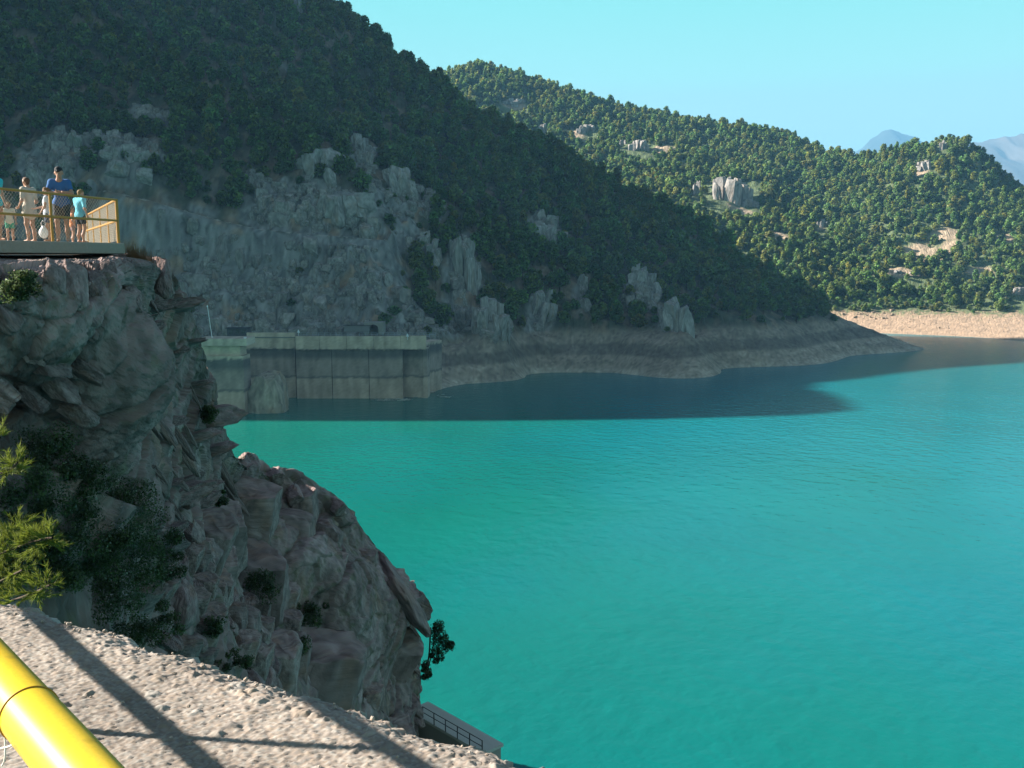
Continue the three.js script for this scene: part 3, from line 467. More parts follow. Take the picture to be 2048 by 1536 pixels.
  for (const [px, py, D, a, b, c] of [[150, 552, 19.4, 0.7, 0.45, 0.34], [190, 560, 20, 0.5, 0.4, 0.3], [228, 568, 21, 0.65, 0.5, 0.36], [215, 538, 20.6, 0.4, 0.3, 0.22], [110, 542, 18.9, 0.45, 0.4, 0.28], [262, 585, 22, 0.5, 0.4, 0.3], [290, 528, 26.9, 0.6, 0.5, 0.4], [325, 540, 28.3, 0.8, 0.5, 0.5], [345, 560, 29.6, 0.5, 0.5, 0.4], [50, 552, 18.2, 0.5, 0.45, 0.3], [556, 948, 60.5, 1.9, 1.4, 1.2], [590, 985, 61, 1.8, 1.4, 1.2], [676, 1006, 64.5, 1.9, 1.5, 1.2]]) lay(at(px, py, D), V(0.3, 0.72, 0.62).normalize(), a, b, c, V(0.8, -0.4, -0.45), 0.5);
  for (const [px, py, D, a, b, c] of [[788, 1158, 70.8, 5, 4.4, 1.1], [826, 1195, 74, 3, 2.6, 1.5]]) lay(at(px, py, D), V(0.3, 0.82, 0.48).normalize(), a, b, c, V(0.62, -0.52, -0.58), 0.12);
  console.log('blocks', laid.length);
}
function onSpur(px, py) { // nearest point of the spur's base surface on a line of sight
  let best = null, bd = 1e9;
  for (let u = 0; u < 12.4; u += 0.08) for (let v = 1.9; v < 6; v += 0.05) { const p = spurPoint(u, v), [x, y] = pixel(p), d = (x - px) ** 2 + (y - py) ** 2; if (d < bd) { bd = d; best = p; } }
  return best;
}
console.log('spur done');

// ------------------------------------------------------------------ rough concrete ledge below the eye
const LEDGE = 48.5;
{
  const A = level(0, 1189, LEDGE), B = level(1100, 1536, LEDGE), dir = B.clone().sub(A).normalize(), inw = V(dir.z, 0, -dir.x); if (inw.z < 0) inw.negate();
  const us = [], vs = []; for (let u = -0.3; u < 3.7; u += 0.0062) us.push(u); for (let k = 0, u = 3.7; k < 24; k++) us.push(u += 0.05 * 1.2 ** k); for (let k = 0, u = -0.3; k < 24; k++) us.unshift(u -= 0.05 * 1.2 ** k);
  for (const d of [0.9, 0.7, 0.5, 0.34, 0.22, 0.14, 0.08, 0.045, 0.02]) vs.push(-d); for (let v = 0; v < 2.1; v += 0.0062) vs.push(v); for (let k = 0, v = 2.1; k < 22; k++) vs.push(v += 0.04 * 1.2 ** k);
  const pos = [], col = [], idx = [], nu = us.length, nv = vs.length, uv = [];
  for (let j = 0; j < nv; j++) for (let i = 0; i < nu; i++) {
    const u = us[i], v = vs[j], edge = 0.05 * fbm(u * 2.2, 3, 1, 3) + 0.022 * fbm(u * 13, 5, 1, 3), over = Math.max(0, -v);
    let p = A.clone().addScaledVector(dir, u).addScaledVector(inw, Math.max(v, 0) + edge * (1 - smooth(0, 0.3, v)) - Math.min(over, 0.05) * 0.4);
    const S1 = blocks(p.x * 52, 0.5, p.z * 52, 61), S2 = blocks(p.x * 95, 0.5 + over * 60, p.z * 95, 62), S3 = blocks(p.x * 24, 0.5, p.z * 24, 63);
    const bump = 0.0045 * smooth(0.01, 0.2, S1[1]) * (S1[2] > -0.05 ? 1 : 0.1) * (0.5 + S1[2] * 0.8) + 0.0034 * smooth(0, 0.2, S2[1]) * (S2[2] > -0.1 ? 1 : 0) + (S3[2] > 0.43 ? 0.007 * smooth(0.02, 0.25, S3[1]) : 0) + 0.008 * fbm(p.x * 2.1, 1, p.z * 2.1, 3) + 0.0025 * fbm(p.x * 11, 4, p.z * 11, 3);
    const lip = v < 0.16 ? 0.008 * fbm(p.x * 22, 9, p.z * 22, 3) - 0.035 * (1 - smooth(-0.02, 0.12, v)) : 0;
    p.y = LEDGE + bump + lip - over * 1.1; if (over > 0) p.addScaledVector(inw, -bump * 4 * (over < 0.3 ? 1 : 0.3));
    pos.push(p.x, p.y, p.z); uv.push(u / 0.6, v / 0.6);
    const n = fbm(p.x * 1.1, 2, p.z * 1.1, 4), mortar = [0.36, 0.292, 0.242], kinds = [[0.5, 0.43, 0.37], [0.38, 0.3, 0.25], [0.29, 0.25, 0.225], [0.56, 0.52, 0.47], [0.44, 0.345, 0.27]];
    let c = mix3(mortar, kinds[Math.floor((S1[2] + 0.5) * 4.99)], 0.75 * smooth(0.06, 0.2, S1[1])); c = mix3(c, kinds[Math.floor((S2[2] + 0.5) * 4.99)], 0.55); if (S3[2] > 0.43) c = mix3(c, kinds[Math.floor((S3[2] - 0.43) / 0.07 * 4.9)], 0.7);
    col.push(...mul3(c, 0.6 * (1 + 0.5 * n)));
  }
  for (let j = 0; j < nv - 1; j++) for (let i = 0; i < nu - 1; i++) { const a = j * nu + i; idx.push(a, a + nu, a + 1, a + 1, a + nu, a + nu + 1); }
  const g = new THREE.BufferGeometry(); g.setAttribute('position', new THREE.Float32BufferAttribute(pos, 3)); g.setAttribute('color', new THREE.Float32BufferAttribute(col, 3)); g.setAttribute('uv', new THREE.Float32BufferAttribute(uv, 2)); g.setIndex(idx); g.computeVertexNormals();
  tag(mesh('terrace', g, rock({ bumpMap: roughTex, bumpScale: 0.003 })), 'rough pebbly concrete ledge beside the yellow railing', 'ledge', null, 'structure');
  // loose stones along the broken rim
  const r = rngOf(8), stone = rockGeometry(0.022, 0.008, 0.018, 5, [0.36, 0.31, 0.27], 3, 0.3), im = new THREE.InstancedMesh(stone, rock(), 260), o = new THREE.Object3D(), c = new THREE.Color(); im.name = 'gravel'; im.castShadow = im.receiveShadow = true;
  for (let i = 0; i < 260; i++) { const rim = i < 70, u = -0.3 + r() * 3.6, p = A.clone().addScaledVector(dir, u).addScaledVector(inw, (rim ? 0.02 + 0.09 * r() * r() : 0.05 + 2 * r()) + 0.05 * fbm(u * 2.2, 3, 1, 3)); o.position.set(p.x, LEDGE + (rim ? -0.014 : 0.002), p.z); o.rotation.set(r() * 0.6, r() * 6, r() * 0.6); o.scale.setScalar(rim ? 0.35 + 0.8 * r() * r() : 0.3 + 0.5 * r()); o.updateMatrix(); im.setMatrixAt(i, o.matrix); const k = 0.7 + 0.5 * r(); im.setColorAt(i, c.setRGB(k, k * 0.97, k * 0.94)); }
  tag(im, 'loose small stones along the rim of the concrete ledge', 'gravel', null, 'stuff'); scene.add(im);
}

// the yellow pipe railing on the ledge
const paintWear = (() => { // scuffs, specks of dirt and chips of primer in the paint
  const N = 512, d = new Uint8Array(N * N * 4), a = periodic(N, 6, 71, 5), b = periodic(N, 90, 72, 3), c = periodic(N, 26, 73, 4);
  for (let i = 0; i < N * N; i++) { const soil = clamp((a[i] - 0.1) * 2.2) * 0.35, chip = b[i] + 0.7 * c[i] > 0.52 ? 1 : 0, k = (1 - soil) * (1 + 0.12 * b[i]); d.set([255 * clamp(k * (chip ? 0.45 : 0.98)), 255 * clamp(k * (chip ? 0.4 : 0.97)), 255 * clamp(k * (chip ? 0.6 : 0.95)), 255], i * 4); }
  const t = new THREE.DataTexture(d, N, N); t.wrapS = t.wrapT = THREE.RepeatWrapping; t.magFilter = THREE.LinearFilter; t.colorSpace = THREE.SRGBColorSpace; t.repeat.set(1, 44); t.needsUpdate = true; return t;
})();
const yellow = new THREE.MeshPhysicalMaterial({ color: new THREE.Color(0.7, 0.48, 0.012), map: paintWear, roughness: 0.36, clearcoat: 0.5, clearcoatRoughness: 0.2 });
{
  const RY = 49.57, a0 = level(152, 1536, RY), dir = level(0, 1360, RY).sub(a0).normalize(), foot = V(a0.x, LEDGE, a0.z), t = thing('pipe_railing', 'glossy yellow pipe railing standing on the concrete ledge', 'railing', foot);
  const P = (k, y) => V(dir.x * k, y, dir.z * k), H = RY - LEDGE, rr = 0.0262;
  const along = (px, py) => { const q = level(px, py, LEDGE), sx = -toSun.x, sz = -toSun.z, dx = q.x - foot.x, dz = q.z - foot.z; return (dx * sz - dz * sx) / (dir.x * sz - dir.z * sx); };
  mesh('top_rail', bar(P(-3, H), P(7, H), rr, rr, 44), yellow, t);
  mesh('middle_rail', bar(P(-3, 0.7), P(7, 0.7), rr, rr, 24), yellow, t);
  for (const k of [-1.6, along(480, 1484), along(30, 1204)]) mesh('post', bar(P(k, -0.03), P(k, H - 0.02), 0.0145, 0.0145, 14), yellow, t);
  const ring = new THREE.TorusGeometry(rr + 0.0004, 0.0009, 8, 60); ring.applyQuaternion(new THREE.Quaternion().setFromUnitVectors(V(0, 0, 1), dir.clone()));
  for (const k of [0.128, 3.2]) { const m = mesh('weld_seam', ring, std(0.42, 0.2, 0.01, 0.6), t); m.position.copy(P(k, H)); }
  // a pale string hanging from the rail
  const q = (x, y, D) => at(x, y, D * 0.8);
  tag(mesh('string', mergeGeometries([tube([q(-14, 1400, 1.12), q(2, 1440, 1.1), q(10, 1480, 1.09), q(9, 1520, 1.08), q(4, 1532, 1.08)], 0.0009, 30, 6), tube([q(-12, 1502, 1.13), q(5, 1496, 1.1), q(20, 1492, 1.07), q(33, 1484, 1.05)], 0.0009, 24, 6)]), std(0.7, 0.66, 0.6, 0.8)), 'thin white string tied round the yellow pipe rail', 'string');
}

// ------------------------------------------------------------------ viewing platform on the spur
const SLAB = level(245, 486, 50.38).y, cornerP = at(247, 486, 25), nearP = at(-40, 479, 20.1);
const deck = 50.38;
{
  const a = V(cornerP.x, deck, cornerP.z), e = V(nearP.x - a.x, 0, nearP.z - a.z).normalize(), b = a.clone().addScaledVector(e, 9), side = V(-15.9 - a.x, 0, -35 - a.z).normalize(), c = a.clone().addScaledVector(side, 12.6), dd = b.clone().add(V(-9, 0, -3));
  const t = thing('viewing_platform', 'concrete viewing platform slab on top of the rock spur', 'platform', V(a.x, deck, a.z));
  const shape = new THREE.Shape([b, a, c, dd].map((p) => new THREE.Vector2(p.x - a.x, -(p.z - a.z)))), g = new THREE.ExtrudeGeometry(shape, { depth: 0.24, bevelEnabled: true, bevelSize: 0.02, bevelThickness: 0.02, bevelSegments: 2 }); g.rotateX(-Math.PI / 2); g.translate(0, -0.262, 0);
  mesh('slab', g, std(0.3, 0.255, 0.21, 0.95, { bumpMap: roughTex, bumpScale: 0.02 }), t);
}
const paintY = new THREE.MeshPhysicalMaterial({ color: new THREE.Color(0.4, 0.2, 0.025), roughness: 0.5 });
{
  const a = V(cornerP.x - 0.12, deck, cornerP.z + 0.02), e = V(nearP.x - cornerP.x, 0, nearP.z - cornerP.z).normalize(), side = V(-15.9 - a.x, 0, -35 - a.z).normalize();
  const t = thing('platform_railing', 'ochre yellow railing with wire mesh round the viewing platform', 'railing', a), H = 1.13;
  const at2 = (d, k, y) => d.clone().multiplyScalar(k).add(V(0, y, 0));
  for (const [d, L, posts] of [[e, 8.2, [2.55, 5.6, 8.2]], [side, 12.2, [2.4, 4.9, 7.6, 10, 12.2]]]) {
    for (const y of [H, H * 0.52]) mesh(y === H ? 'top_rail' : 'middle_rail', bar(at2(d, 0, y), at2(d, L, y), 0.032, 0.032, 10), paintY, t);
    for (const k of posts) mesh('post', bar(at2(d, k, -0.01), at2(d, k, H), 0.034, 0.034, 10), paintY, t);
    const wires = [], step = 0.1, lo = 0.05, hi = H - 0.04, up = hi - lo;
    for (let k = -up; k < L; k += step) for (const s of [1, -1]) {
      let k0 = k, k1 = k + up, y0 = s > 0 ? lo : hi, y1 = s > 0 ? hi : lo; if (k0 < 0) { y0 = lerp(y0, y1, -k0 / up); k0 = 0; } if (k1 > L) { y1 = lerp(y0, y1, (L - k0) / (k1 - k0)); k1 = L; } if (k1 - k0 < 0.02) continue;
      wires.push(bar(at2(d, k0, y0), at2(d, k1, y1), 0.0027, 0.0027, 4));
    }
    mesh('wire_mesh', mergeGeometries(wires), std(0.42, 0.35, 0.26, 0.5), t).userData.kind = 'stuff';
  }
  mesh('corner_post', bar(V(0, -0.01, 0), V(0, H + 0.02, 0), 0.042, 0.042, 12), paintY, t);
}

// ------------------------------------------------------------------ people on the platform
function sdfMesh(bones, lo, hi, res, k = 0.035) { // bones: [ax,ay,az, bx,by,bz, ra, rb] tapered capsules joined smoothly
  const mc = new MarchingCubes(res, new THREE.MeshBasicMaterial(), false, false, 60000); mc.isolation = 0;
  const n = res, f = mc.field, B = bones.map((b) => ({ a: b.slice(0, 3), d: [b[3] - b[0], b[4] - b[1], b[5] - b[2]], ra: b[6], rb: b[7], L: Math.max(1e-9, (b[3] - b[0]) ** 2 + (b[4] - b[1]) ** 2 + (b[5] - b[2]) ** 2) }));
  for (let z = 0; z < n; z++) for (let y = 0; y < n; y++) for (let x = 0; x < n; x++) {
    const X = lerp(lo[0], hi[0], x / n), Y = lerp(lo[1], hi[1], y / n), Z = lerp(lo[2], hi[2], z / n);
    let s = 9;
    for (const b of B) {
      const px = X - b.a[0], py = Y - b.a[1], pz = Z - b.a[2], t = clamp((px * b.d[0] + py * b.d[1] + pz * b.d[2]) / b.L), d = Math.hypot(px - b.d[0] * t, py - b.d[1] * t, pz - b.d[2] * t) - lerp(b.ra, b.rb, t);
      if (d > s + k) continue; if (d < s - k) { s = d; continue; } const h = clamp(0.5 + 0.5 * (s - d) / k); s = lerp(s, d, h) - k * h * (1 - h);
    }
    f[x + y * n + z * n * n] = -s;
  }
  mc.update();
  const cnt = mc.count ?? mc.geometry.drawRange.count, src = mc.positionArray ?? mc.geometry.attributes.position.array, pos = new Float32Array(cnt * 3);
  for (let i = 0; i < cnt; i++) for (let c = 0; c < 3; c++) pos[i * 3 + c] = lerp(lo[c], hi[c], (src[i * 3 + c] + 1) / 2);
  let g = new THREE.BufferGeometry(); g.setAttribute('position', new THREE.BufferAttribute(pos, 3)); g = mergeVertices(g, 1e-5); g.computeVertexNormals(); return g;
}
const boundsOf = (bones, pad = 0.06) => { const lo = [9, 9, 9], hi = [-9, -9, -9]; for (const b of bones) for (let c = 0; c < 3; c++) { lo[c] = Math.min(lo[c], b[c] - b[6] - pad, b[c + 3] - b[7] - pad); hi[c] = Math.max(hi[c], b[c] + b[6] + pad, b[c + 3] + b[7] + pad); } return [lo, hi]; };
const solid = (bones, res, k) => sdfMesh(bones, ...boundsOf(bones), res, k);
const handBones = []; // a relaxed right hand: palm along -y, thumb to +x
{
  handBones.push([0, 0, 0, 0, -0.05, 0, 0.02, 0.026], [-0.022, -0.05, 0, -0.026, -0.08, 0.002, 0.014, 0.013], [0.022, -0.04, 0, 0.024, -0.08, 0.002, 0.015, 0.013]);
  [[0.026, 0.038, 0.03], [0.009, 0.043, 0.034], [-0.009, 0.04, 0.03], [-0.026, 0.031, 0.024]].forEach(([x, l1, l2]) => handBones.push([x, -0.08, 0.002, x * 1.05, -0.08 - l1, 0.012, 0.0095, 0.0088], [x * 1.05, -0.08 - l1, 0.012, x * 1.05, -0.08 - l1 - l2 * 0.8, 0.012 + l2 * 0.6, 0.0088, 0.0075]));
  handBones.push([0.022, -0.025, 0.004, 0.048, -0.055, 0.014, 0.012, 0.011], [0.048, -0.055, 0.014, 0.054, -0.085, 0.022, 0.011, 0.009]);
}
const handGeo = solid(handBones, 52, 0.008), headBones = [[0, 0.03, -0.012, 0, 0.045, 0.012, 0.088, 0.083], [0, -0.035, 0.03, 0, -0.075, 0.052, 0.062, 0.04], [0, 0.012, 0.088, 0, -0.022, 0.104, 0.012, 0.017], [0, -0.05, 0.085, 0, -0.058, 0.088, 0.018, 0.016], [-0.088, 0.012, -0.005, -0.092, -0.018, -0.002, 0.014, 0.012], [0.088, 0.012, -0.005, 0.092, -0.018, -0.002, 0.014, 0.012], [-0.032, 0.03, 0.072, 0.032, 0.03, 0.072, 0.016, 0.016], [0, -0.09, -0.02, 0, -0.02, -0.02, 0.052, 0.06]];
const headGeo = solid(headBones, 50, 0.025);
const hairBones = { short: [[0, 0.055, -0.025, 0, 0.075, 0.02, 0.088, 0.076], [0, 0.02, -0.055, 0, -0.02, -0.06, 0.055, 0.05]], bun: [[0, 0.055, -0.025, 0, 0.075, 0.02, 0.09, 0.078], [0, 0.02, -0.055, 0, -0.04, -0.065, 0.06, 0.052], [0, 0.07, -0.11, 0, 0.05, -0.11, 0.03, 0.03]], long: [[0, 0.055, -0.025, 0, 0.075, 0.02, 0.09, 0.078], [0, 0.02, -0.055, 0, -0.12, -0.075, 0.066, 0.045], [-0.07, 0.02, -0.02, -0.065, -0.1, -0.03, 0.03, 0.022], [0.07, 0.02, -0.02, 0.065, -0.1, -0.03, 0.03, 0.022]], cap: [[0, 0.07, -0.02, 0, 0.082, 0.02, 0.088, 0.08], [-0.04, 0.062, 0.1, 0.04, 0.062, 0.1, 0.016, 0.016], [0, 0.065, 0.11, 0, 0.058, 0.145, 0.016, 0.01], [0, 0.02, -0.06, 0, -0.02, -0.062, 0.05, 0.045]] };
const hairGeo = Object.fromEntries(Object.entries(hairBones).map(([k, b]) => [k, solid(b, 44, 0.03)]));
const cloth = (r, g, b) => std(r, g, b, 0.95, { bumpMap: roughTex, bumpScale: 0.004 });
function person({ px, D, h, turn, label, skin = [0.4, 0.22, 0.15], hair = 'short', hairColor = [0.05, 0.03, 0.02], shirt, bottom, sleeve = 0.55, long = 0.5, skirt = 0, pose = {}, headTurn = 0, headTilt = 0, bulk = 1 }) {
  const p = at(px, 470, D), t = thing('person', label, 'person', V(p.x, deck + 0.004, p.z), null); t.rotation.y = turn; t.scale.setScalar(h / 1.75);
  const j = { pelvis: [0, 0.95, 0], chest: [0, 1.27, 0.01], neck: [0, 1.47, 0.0], head: [0, 1.615, 0.02], ...pose }, w = bulk;
  for (const s of [-1, 1]) { const k = s < 0 ? 'R' : 'L'; j['sh' + k] ??= [s * 0.17 * w + j.chest[0], j.chest[1] + 0.15, j.chest[2] - 0.01]; j['el' + k] ??= [s * 0.24 * w, 1.13, -0.03]; j['wr' + k] ??= [s * 0.25 * w, 0.89, 0.06]; j['hip' + k] ??= [s * 0.09, j.pelvis[1] - 0.04, j.pelvis[2]]; j['kn' + k] ??= [s * 0.1, 0.5, 0.03]; j['an' + k] ??= [s * 0.105, 0.085, -0.01]; }
  const bone = (a, b, ra, rb) => [...j[a], ...j[b], ra, rb], off = (a, d) => j[a].map((v, i) => v + d[i]), seg = (a, b, ra, rb) => [...a, ...b, ra, rb], B = [];
  const torso = [seg(off('pelvis', [-0.06, -0.02, 0]), off('pelvis', [0.06, -0.02, 0]), 0.105 * w, 0.105 * w), bone('pelvis', 'chest', 0.115 * w, 0.12 * w), seg(off('chest', [-0.08, 0.05, 0]), off('chest', [0.08, 0.05, 0]), 0.105 * w, 0.105 * w), seg(j.shR, j.shL, 0.06, 0.06)];
  B.push(...torso, bone('neck', 'head', 0.055, 0.05), seg(off('chest', [0, 0.12, 0]), j.neck, 0.07, 0.056));
  for (const k of ['R', 'L']) {
    B.push(bone('sh' + k, 'el' + k, 0.05 * w, 0.038), bone('el' + k, 'wr' + k, 0.038, 0.025), bone('hip' + k, 'kn' + k, 0.084 * w, 0.052), seg(j['kn' + k], off('an' + k, [0, 0.17, -0.02]), 0.052, 0.05), seg(off('an' + k, [0, 0.17, -0.02]), j['an' + k], 0.05, 0.034), seg(off('an' + k, [0, -0.035, -0.03]), off('an' + k, [0, -0.05, 0.14]), 0.036, 0.026));
  }
  const extra = [];
  const hg = headGeo.clone().rotateX(headTilt).rotateY(headTurn).translate(...off('head', [0, 0.02, 0])); extra.push(hg);
  for (const k of ['R', 'L']) { const d = V(...j['wr' + k]).sub(V(...j['el' + k])).normalize(), g = handGeo.clone(); if (k === 'R') { g.scale(-1, 1, 1); const ix = g.index.array; for (let i = 0; i < ix.length; i += 3) [ix[i], ix[i + 1]] = [ix[i + 1], ix[i]]; } g.applyQuaternion(new THREE.Quaternion().setFromUnitVectors(V(0, -1, 0), d)).translate(...j['wr' + k]); g.computeVertexNormals(); extra.push(g); }
  mesh('body', mergeGeometries([solid(B, 84, 0.045), ...extra]), std(...skin, 0.6), t);
  const top = torso.map((b) => [...b.slice(0, 6), b[6] + 0.017, b[7] + 0.017]); top.push(seg(off('chest', [0, 0.12, 0]), off('chest', [0, 0.16, 0]), 0.085, 0.07));
  for (const k of ['R', 'L']) { const e = j['sh' + k].map((v, i) => lerp(v, j['el' + k][i], sleeve)); top.push(seg(j['sh' + k], e, 0.062 * w + 0.006, 0.058 * w)); }
  if (skirt) top.push(seg(j.pelvis, off('pelvis', [0, -skirt, 0]), 0.15, 0.19), seg(off('pelvis', [-0.07, -skirt, 0]), off('pelvis', [0.07, -skirt, 0]), 0.13, 0.13)); else top.push(seg(off('pelvis', [-0.06, -0.06, 0]), off('pelvis', [0.06, -0.06, 0]), 0.118 * w, 0.118 * w));
  mesh('shirt', solid(top, 62, 0.05), cloth(...shirt), t);
  if (bottom) { const low = [seg(off('pelvis', [-0.06, -0.03, 0]), off('pelvis', [0.06, -0.03, 0]), 0.116 * w, 0.116 * w)]; for (const k of ['R', 'L']) { const e = j['hip' + k].map((v, i) => lerp(v, j['kn' + k][i], long)); low.push(seg(j['hip' + k], e, 0.1 * w, 0.088)); if (long > 1) low.push(seg(j['kn' + k], j['an' + k], 0.07, 0.06)); } mesh('shorts', solid(low, 56, 0.03), cloth(...bottom), t); }
  mesh(hair === 'cap' ? 'cap' : 'hair', hairGeo[hair].clone().rotateX(headTilt).rotateY(headTurn).translate(...off('head', [0, 0.02, 0])), std(...hairColor, 0.8), t);
  for (const s of [-1, 1]) mesh('eye', new THREE.SphereGeometry(0.011, 8, 6).translate(s * 0.032, 0.012, 0.083).rotateX(headTilt).rotateY(headTurn).translate(...off('head', [0, 0.02, 0])), std(0.02, 0.015, 0.012, 0.3), t);
  return t;
}
person({ px: 126, D: 23.5, h: 1.84, turn: 0.35, label: 'man in a blue t-shirt and dark cap leaning on the top rail', bulk: 1.06, shirt: [0.035, 0.115, 0.3], bottom: [0.03, 0.035, 0.045], hair: 'cap', hairColor: [0.012, 0.014, 0.02], long: 0.8, sleeve: 0.6,
  pose: { pelvis: [0, 0.95, -0.1], chest: [0, 1.26, 0.03], neck: [0, 1.44, 0.11], head: [0.01, 1.565, 0.18], shR: [-0.17, 1.385, 0.06], shL: [0.17, 1.385, 0.06], elR: [-0.27, 1.14, 0.2], elL: [0.27, 1.14, 0.2], wrR: [-0.03, 1.13, 0.34], wrL: [0.05, 1.15, 0.36] }, headTurn: -0.15, headTilt: 0.15 });
person({ px: 62, D: 24, h: 1.62, turn: -1.9, label: 'person in a long pale beige shirt standing behind the mesh railing', shirt: [0.42, 0.37, 0.31], bottom: [0.45, 0.42, 0.38], hair: 'short', hairColor: [0.09, 0.045, 0.025], sleeve: 0.7, long: 0.45, skirt: 0.16, headTurn: -0.2, pose: { wrR: [-0.2, 0.98, 0.16], wrL: [0.2, 0.98, 0.14], elR: [-0.25, 1.12, -0.02], elL: [0.25, 1.12, -0.02], head: [0, 1.6, 0.05] } });
person({ px: 99, D: 23.2, h: 1.3, turn: -1.3, label: 'child in a white top reaching out beside the middle post', shirt: [0.55, 0.6, 0.68], bottom: [0.07, 0.09, 0.14], hair: 'bun', hairColor: [0.16, 0.09, 0.04], long: 0.55, sleeve: 0.35, pose: { elR: [-0.2, 1.17, 0.13], wrR: [-0.14, 1.1, 0.36], elL: [0.22, 1.14, 0.05], wrL: [0.2, 0.95, 0.18] } });
person({ px: 163, D: 25.3, h: 1.42, turn: 2.7, label: 'boy in a cyan t-shirt and dark shorts by the side fence', shirt: [0.14, 0.5, 0.62], bottom: [0.02, 0.025, 0.04], hair: 'short', hairColor: [0.2, 0.13, 0.06], bulk: 1.08, sleeve: 0.8, long: 0.55, pose: { elL: [0.3, 1.2, 0.1], wrL: [0.28, 1.12, 0.32], elR: [-0.27, 1.12, -0.04], wrR: [-0.26, 0.9, 0.06], chest: [0.03, 1.26, 0.04], neck: [0.03, 1.45, 0.06], head: [0.03, 1.59, 0.09], knR: [-0.12, 0.5, 0.05] } });
person({ px: -6, D: 21.6, h: 1.66, turn: 1.2, label: 'person in a turquoise top with bare arms at the railing', shirt: [0.03, 0.4, 0.48], bottom: [0.35, 0.18, 0.12], hair: 'long', hairColor: [0.18, 0.09, 0.035], sleeve: 0.3, long: 0.5, pose: { elR: [-0.25, 1.14, 0.08], wrR: [-0.18, 1.08, 0.3] } });
person({ px: 21, D: 23.6, h: 0.98, turn: 0.5, label: 'small child in a pale flowered top low behind the railing', shirt: [0.5, 0.46, 0.38], bottom: [0.06, 0.3, 0.2], hair: 'short', hairColor: [0.2, 0.12, 0.05], long: 0.6 });
person({ px: 146, D: 25.9, h: 0.95, turn: 2.2, label: 'small child in an orange top between the man and the boy', shirt: [0.6, 0.25, 0.12], bottom: [0.3, 0.2, 0.2], hair: 'short', hairColor: [0.15, 0.09, 0.05], long: 0.5 });
{ // carried things
  const b = at(87, 456, 23.1), t = thing('shopping_bag', 'small white plastic bag hanging beside the child', 'bag', V(b.x, deck + 0.24, b.z));
  const g = new THREE.SphereGeometry(0.13, 14, 10), p = g.attributes.position; for (let i = 0; i < p.count; i++) { const y = p.getY(i); p.setXYZ(i, p.getX(i) * (y > 0 ? 0.95 - y * 3 : 1), y * 1.2, p.getZ(i) * 0.5 * (1 + 0.3 * n3(p.getX(i) * 20, y * 20, 1))); } g.computeVertexNormals();
  mesh('pouch', g, std(0.72, 0.72, 0.75, 0.6), t); for (const s of [-1, 1]) mesh('handle', tube([V(s * 0.04, 0.13, 0), V(s * 0.05, 0.22, 0), V(0, 0.28, 0)], 0.008, 10, 5), std(0.72, 0.72, 0.75, 0.6), t);
}

// ------------------------------------------------------------------ the dam
function stained(g, fn) { const p = g.attributes.position, c = new Float32Array(p.count * 3); for (let i = 0; i < p.count; i++) c.set(fn(p.getX(i), p.getY(i), p.getZ(i)), i * 3); g.setAttribute('color', new THREE.BufferAttribute(c, 3)); return g; }
const dirt = (x, y, z) => 1 + 0.5 * fbm(x * 0.3, y * 0.08, z * 0.3, 4) + 0.25 * fbm(x * 1.2, y * 1.5, z, 2);
const MARK = at(700, 699, 328).y, LOW = at(700, 757, 328).y;
function damTone(x, y, z) { // clean concrete above the old high-water mark, dark slime below it, pale silt at the foot
  const l = y + 0.5 * fbm(x * 0.35, 2, z * 0.35, 3);
  let c = mix3([0.37, 0.27, 0.21], [0.26, 0.2, 0.17], smooth(LOW - 0.5, LOW + 0.5, l)); c = mix3(c, [0.055, 0.055, 0.055], smooth(LOW + 0.1, LOW + 0.2, l) * (1 - smooth(LOW + 0.7, LOW + 0.9, l)) * 0.6);
  c = mix3(c, [0.1, 0.09, 0.085], smooth(MARK - 4.5, MARK - 2, l)); c = mix3(c, [0.42, 0.325, 0.255], smooth(MARK - 0.2, MARK + 0.5, l + 0.8 * fbm(x * 0.9, 3, z, 2)));
  return mul3(c, dirt(x, y, z));
}
const damMat = rock({ bumpMap: roughTex, bumpScale: 0.05 });
function wallBetween(a, b, yTop, thick, batter = 0, yBot = -3, tone = damTone) { // plan points a, b: front face from a to b, body behind it
  const L = Math.hypot(b.x - a.x, b.z - a.z), h = yTop - yBot, g = new THREE.BoxGeometry(L, h, thick, Math.ceil(L / 0.8), Math.ceil(h / 0.5), 2), p = g.attributes.position, ang = Math.atan2(-(b.z - a.z), b.x - a.x);
  for (let i = 0; i < p.count; i++) { const f = (p.getY(i) + h / 2) / h; p.setXYZ(i, p.getX(i) + L / 2, p.getY(i) + h / 2 + yBot, p.getZ(i) - thick / 2 - batter * f); }
  g.rotateY(ang); g.translate(a.x, 0, a.z); stained(g, tone); g.computeVertexNormals(); return g;
}
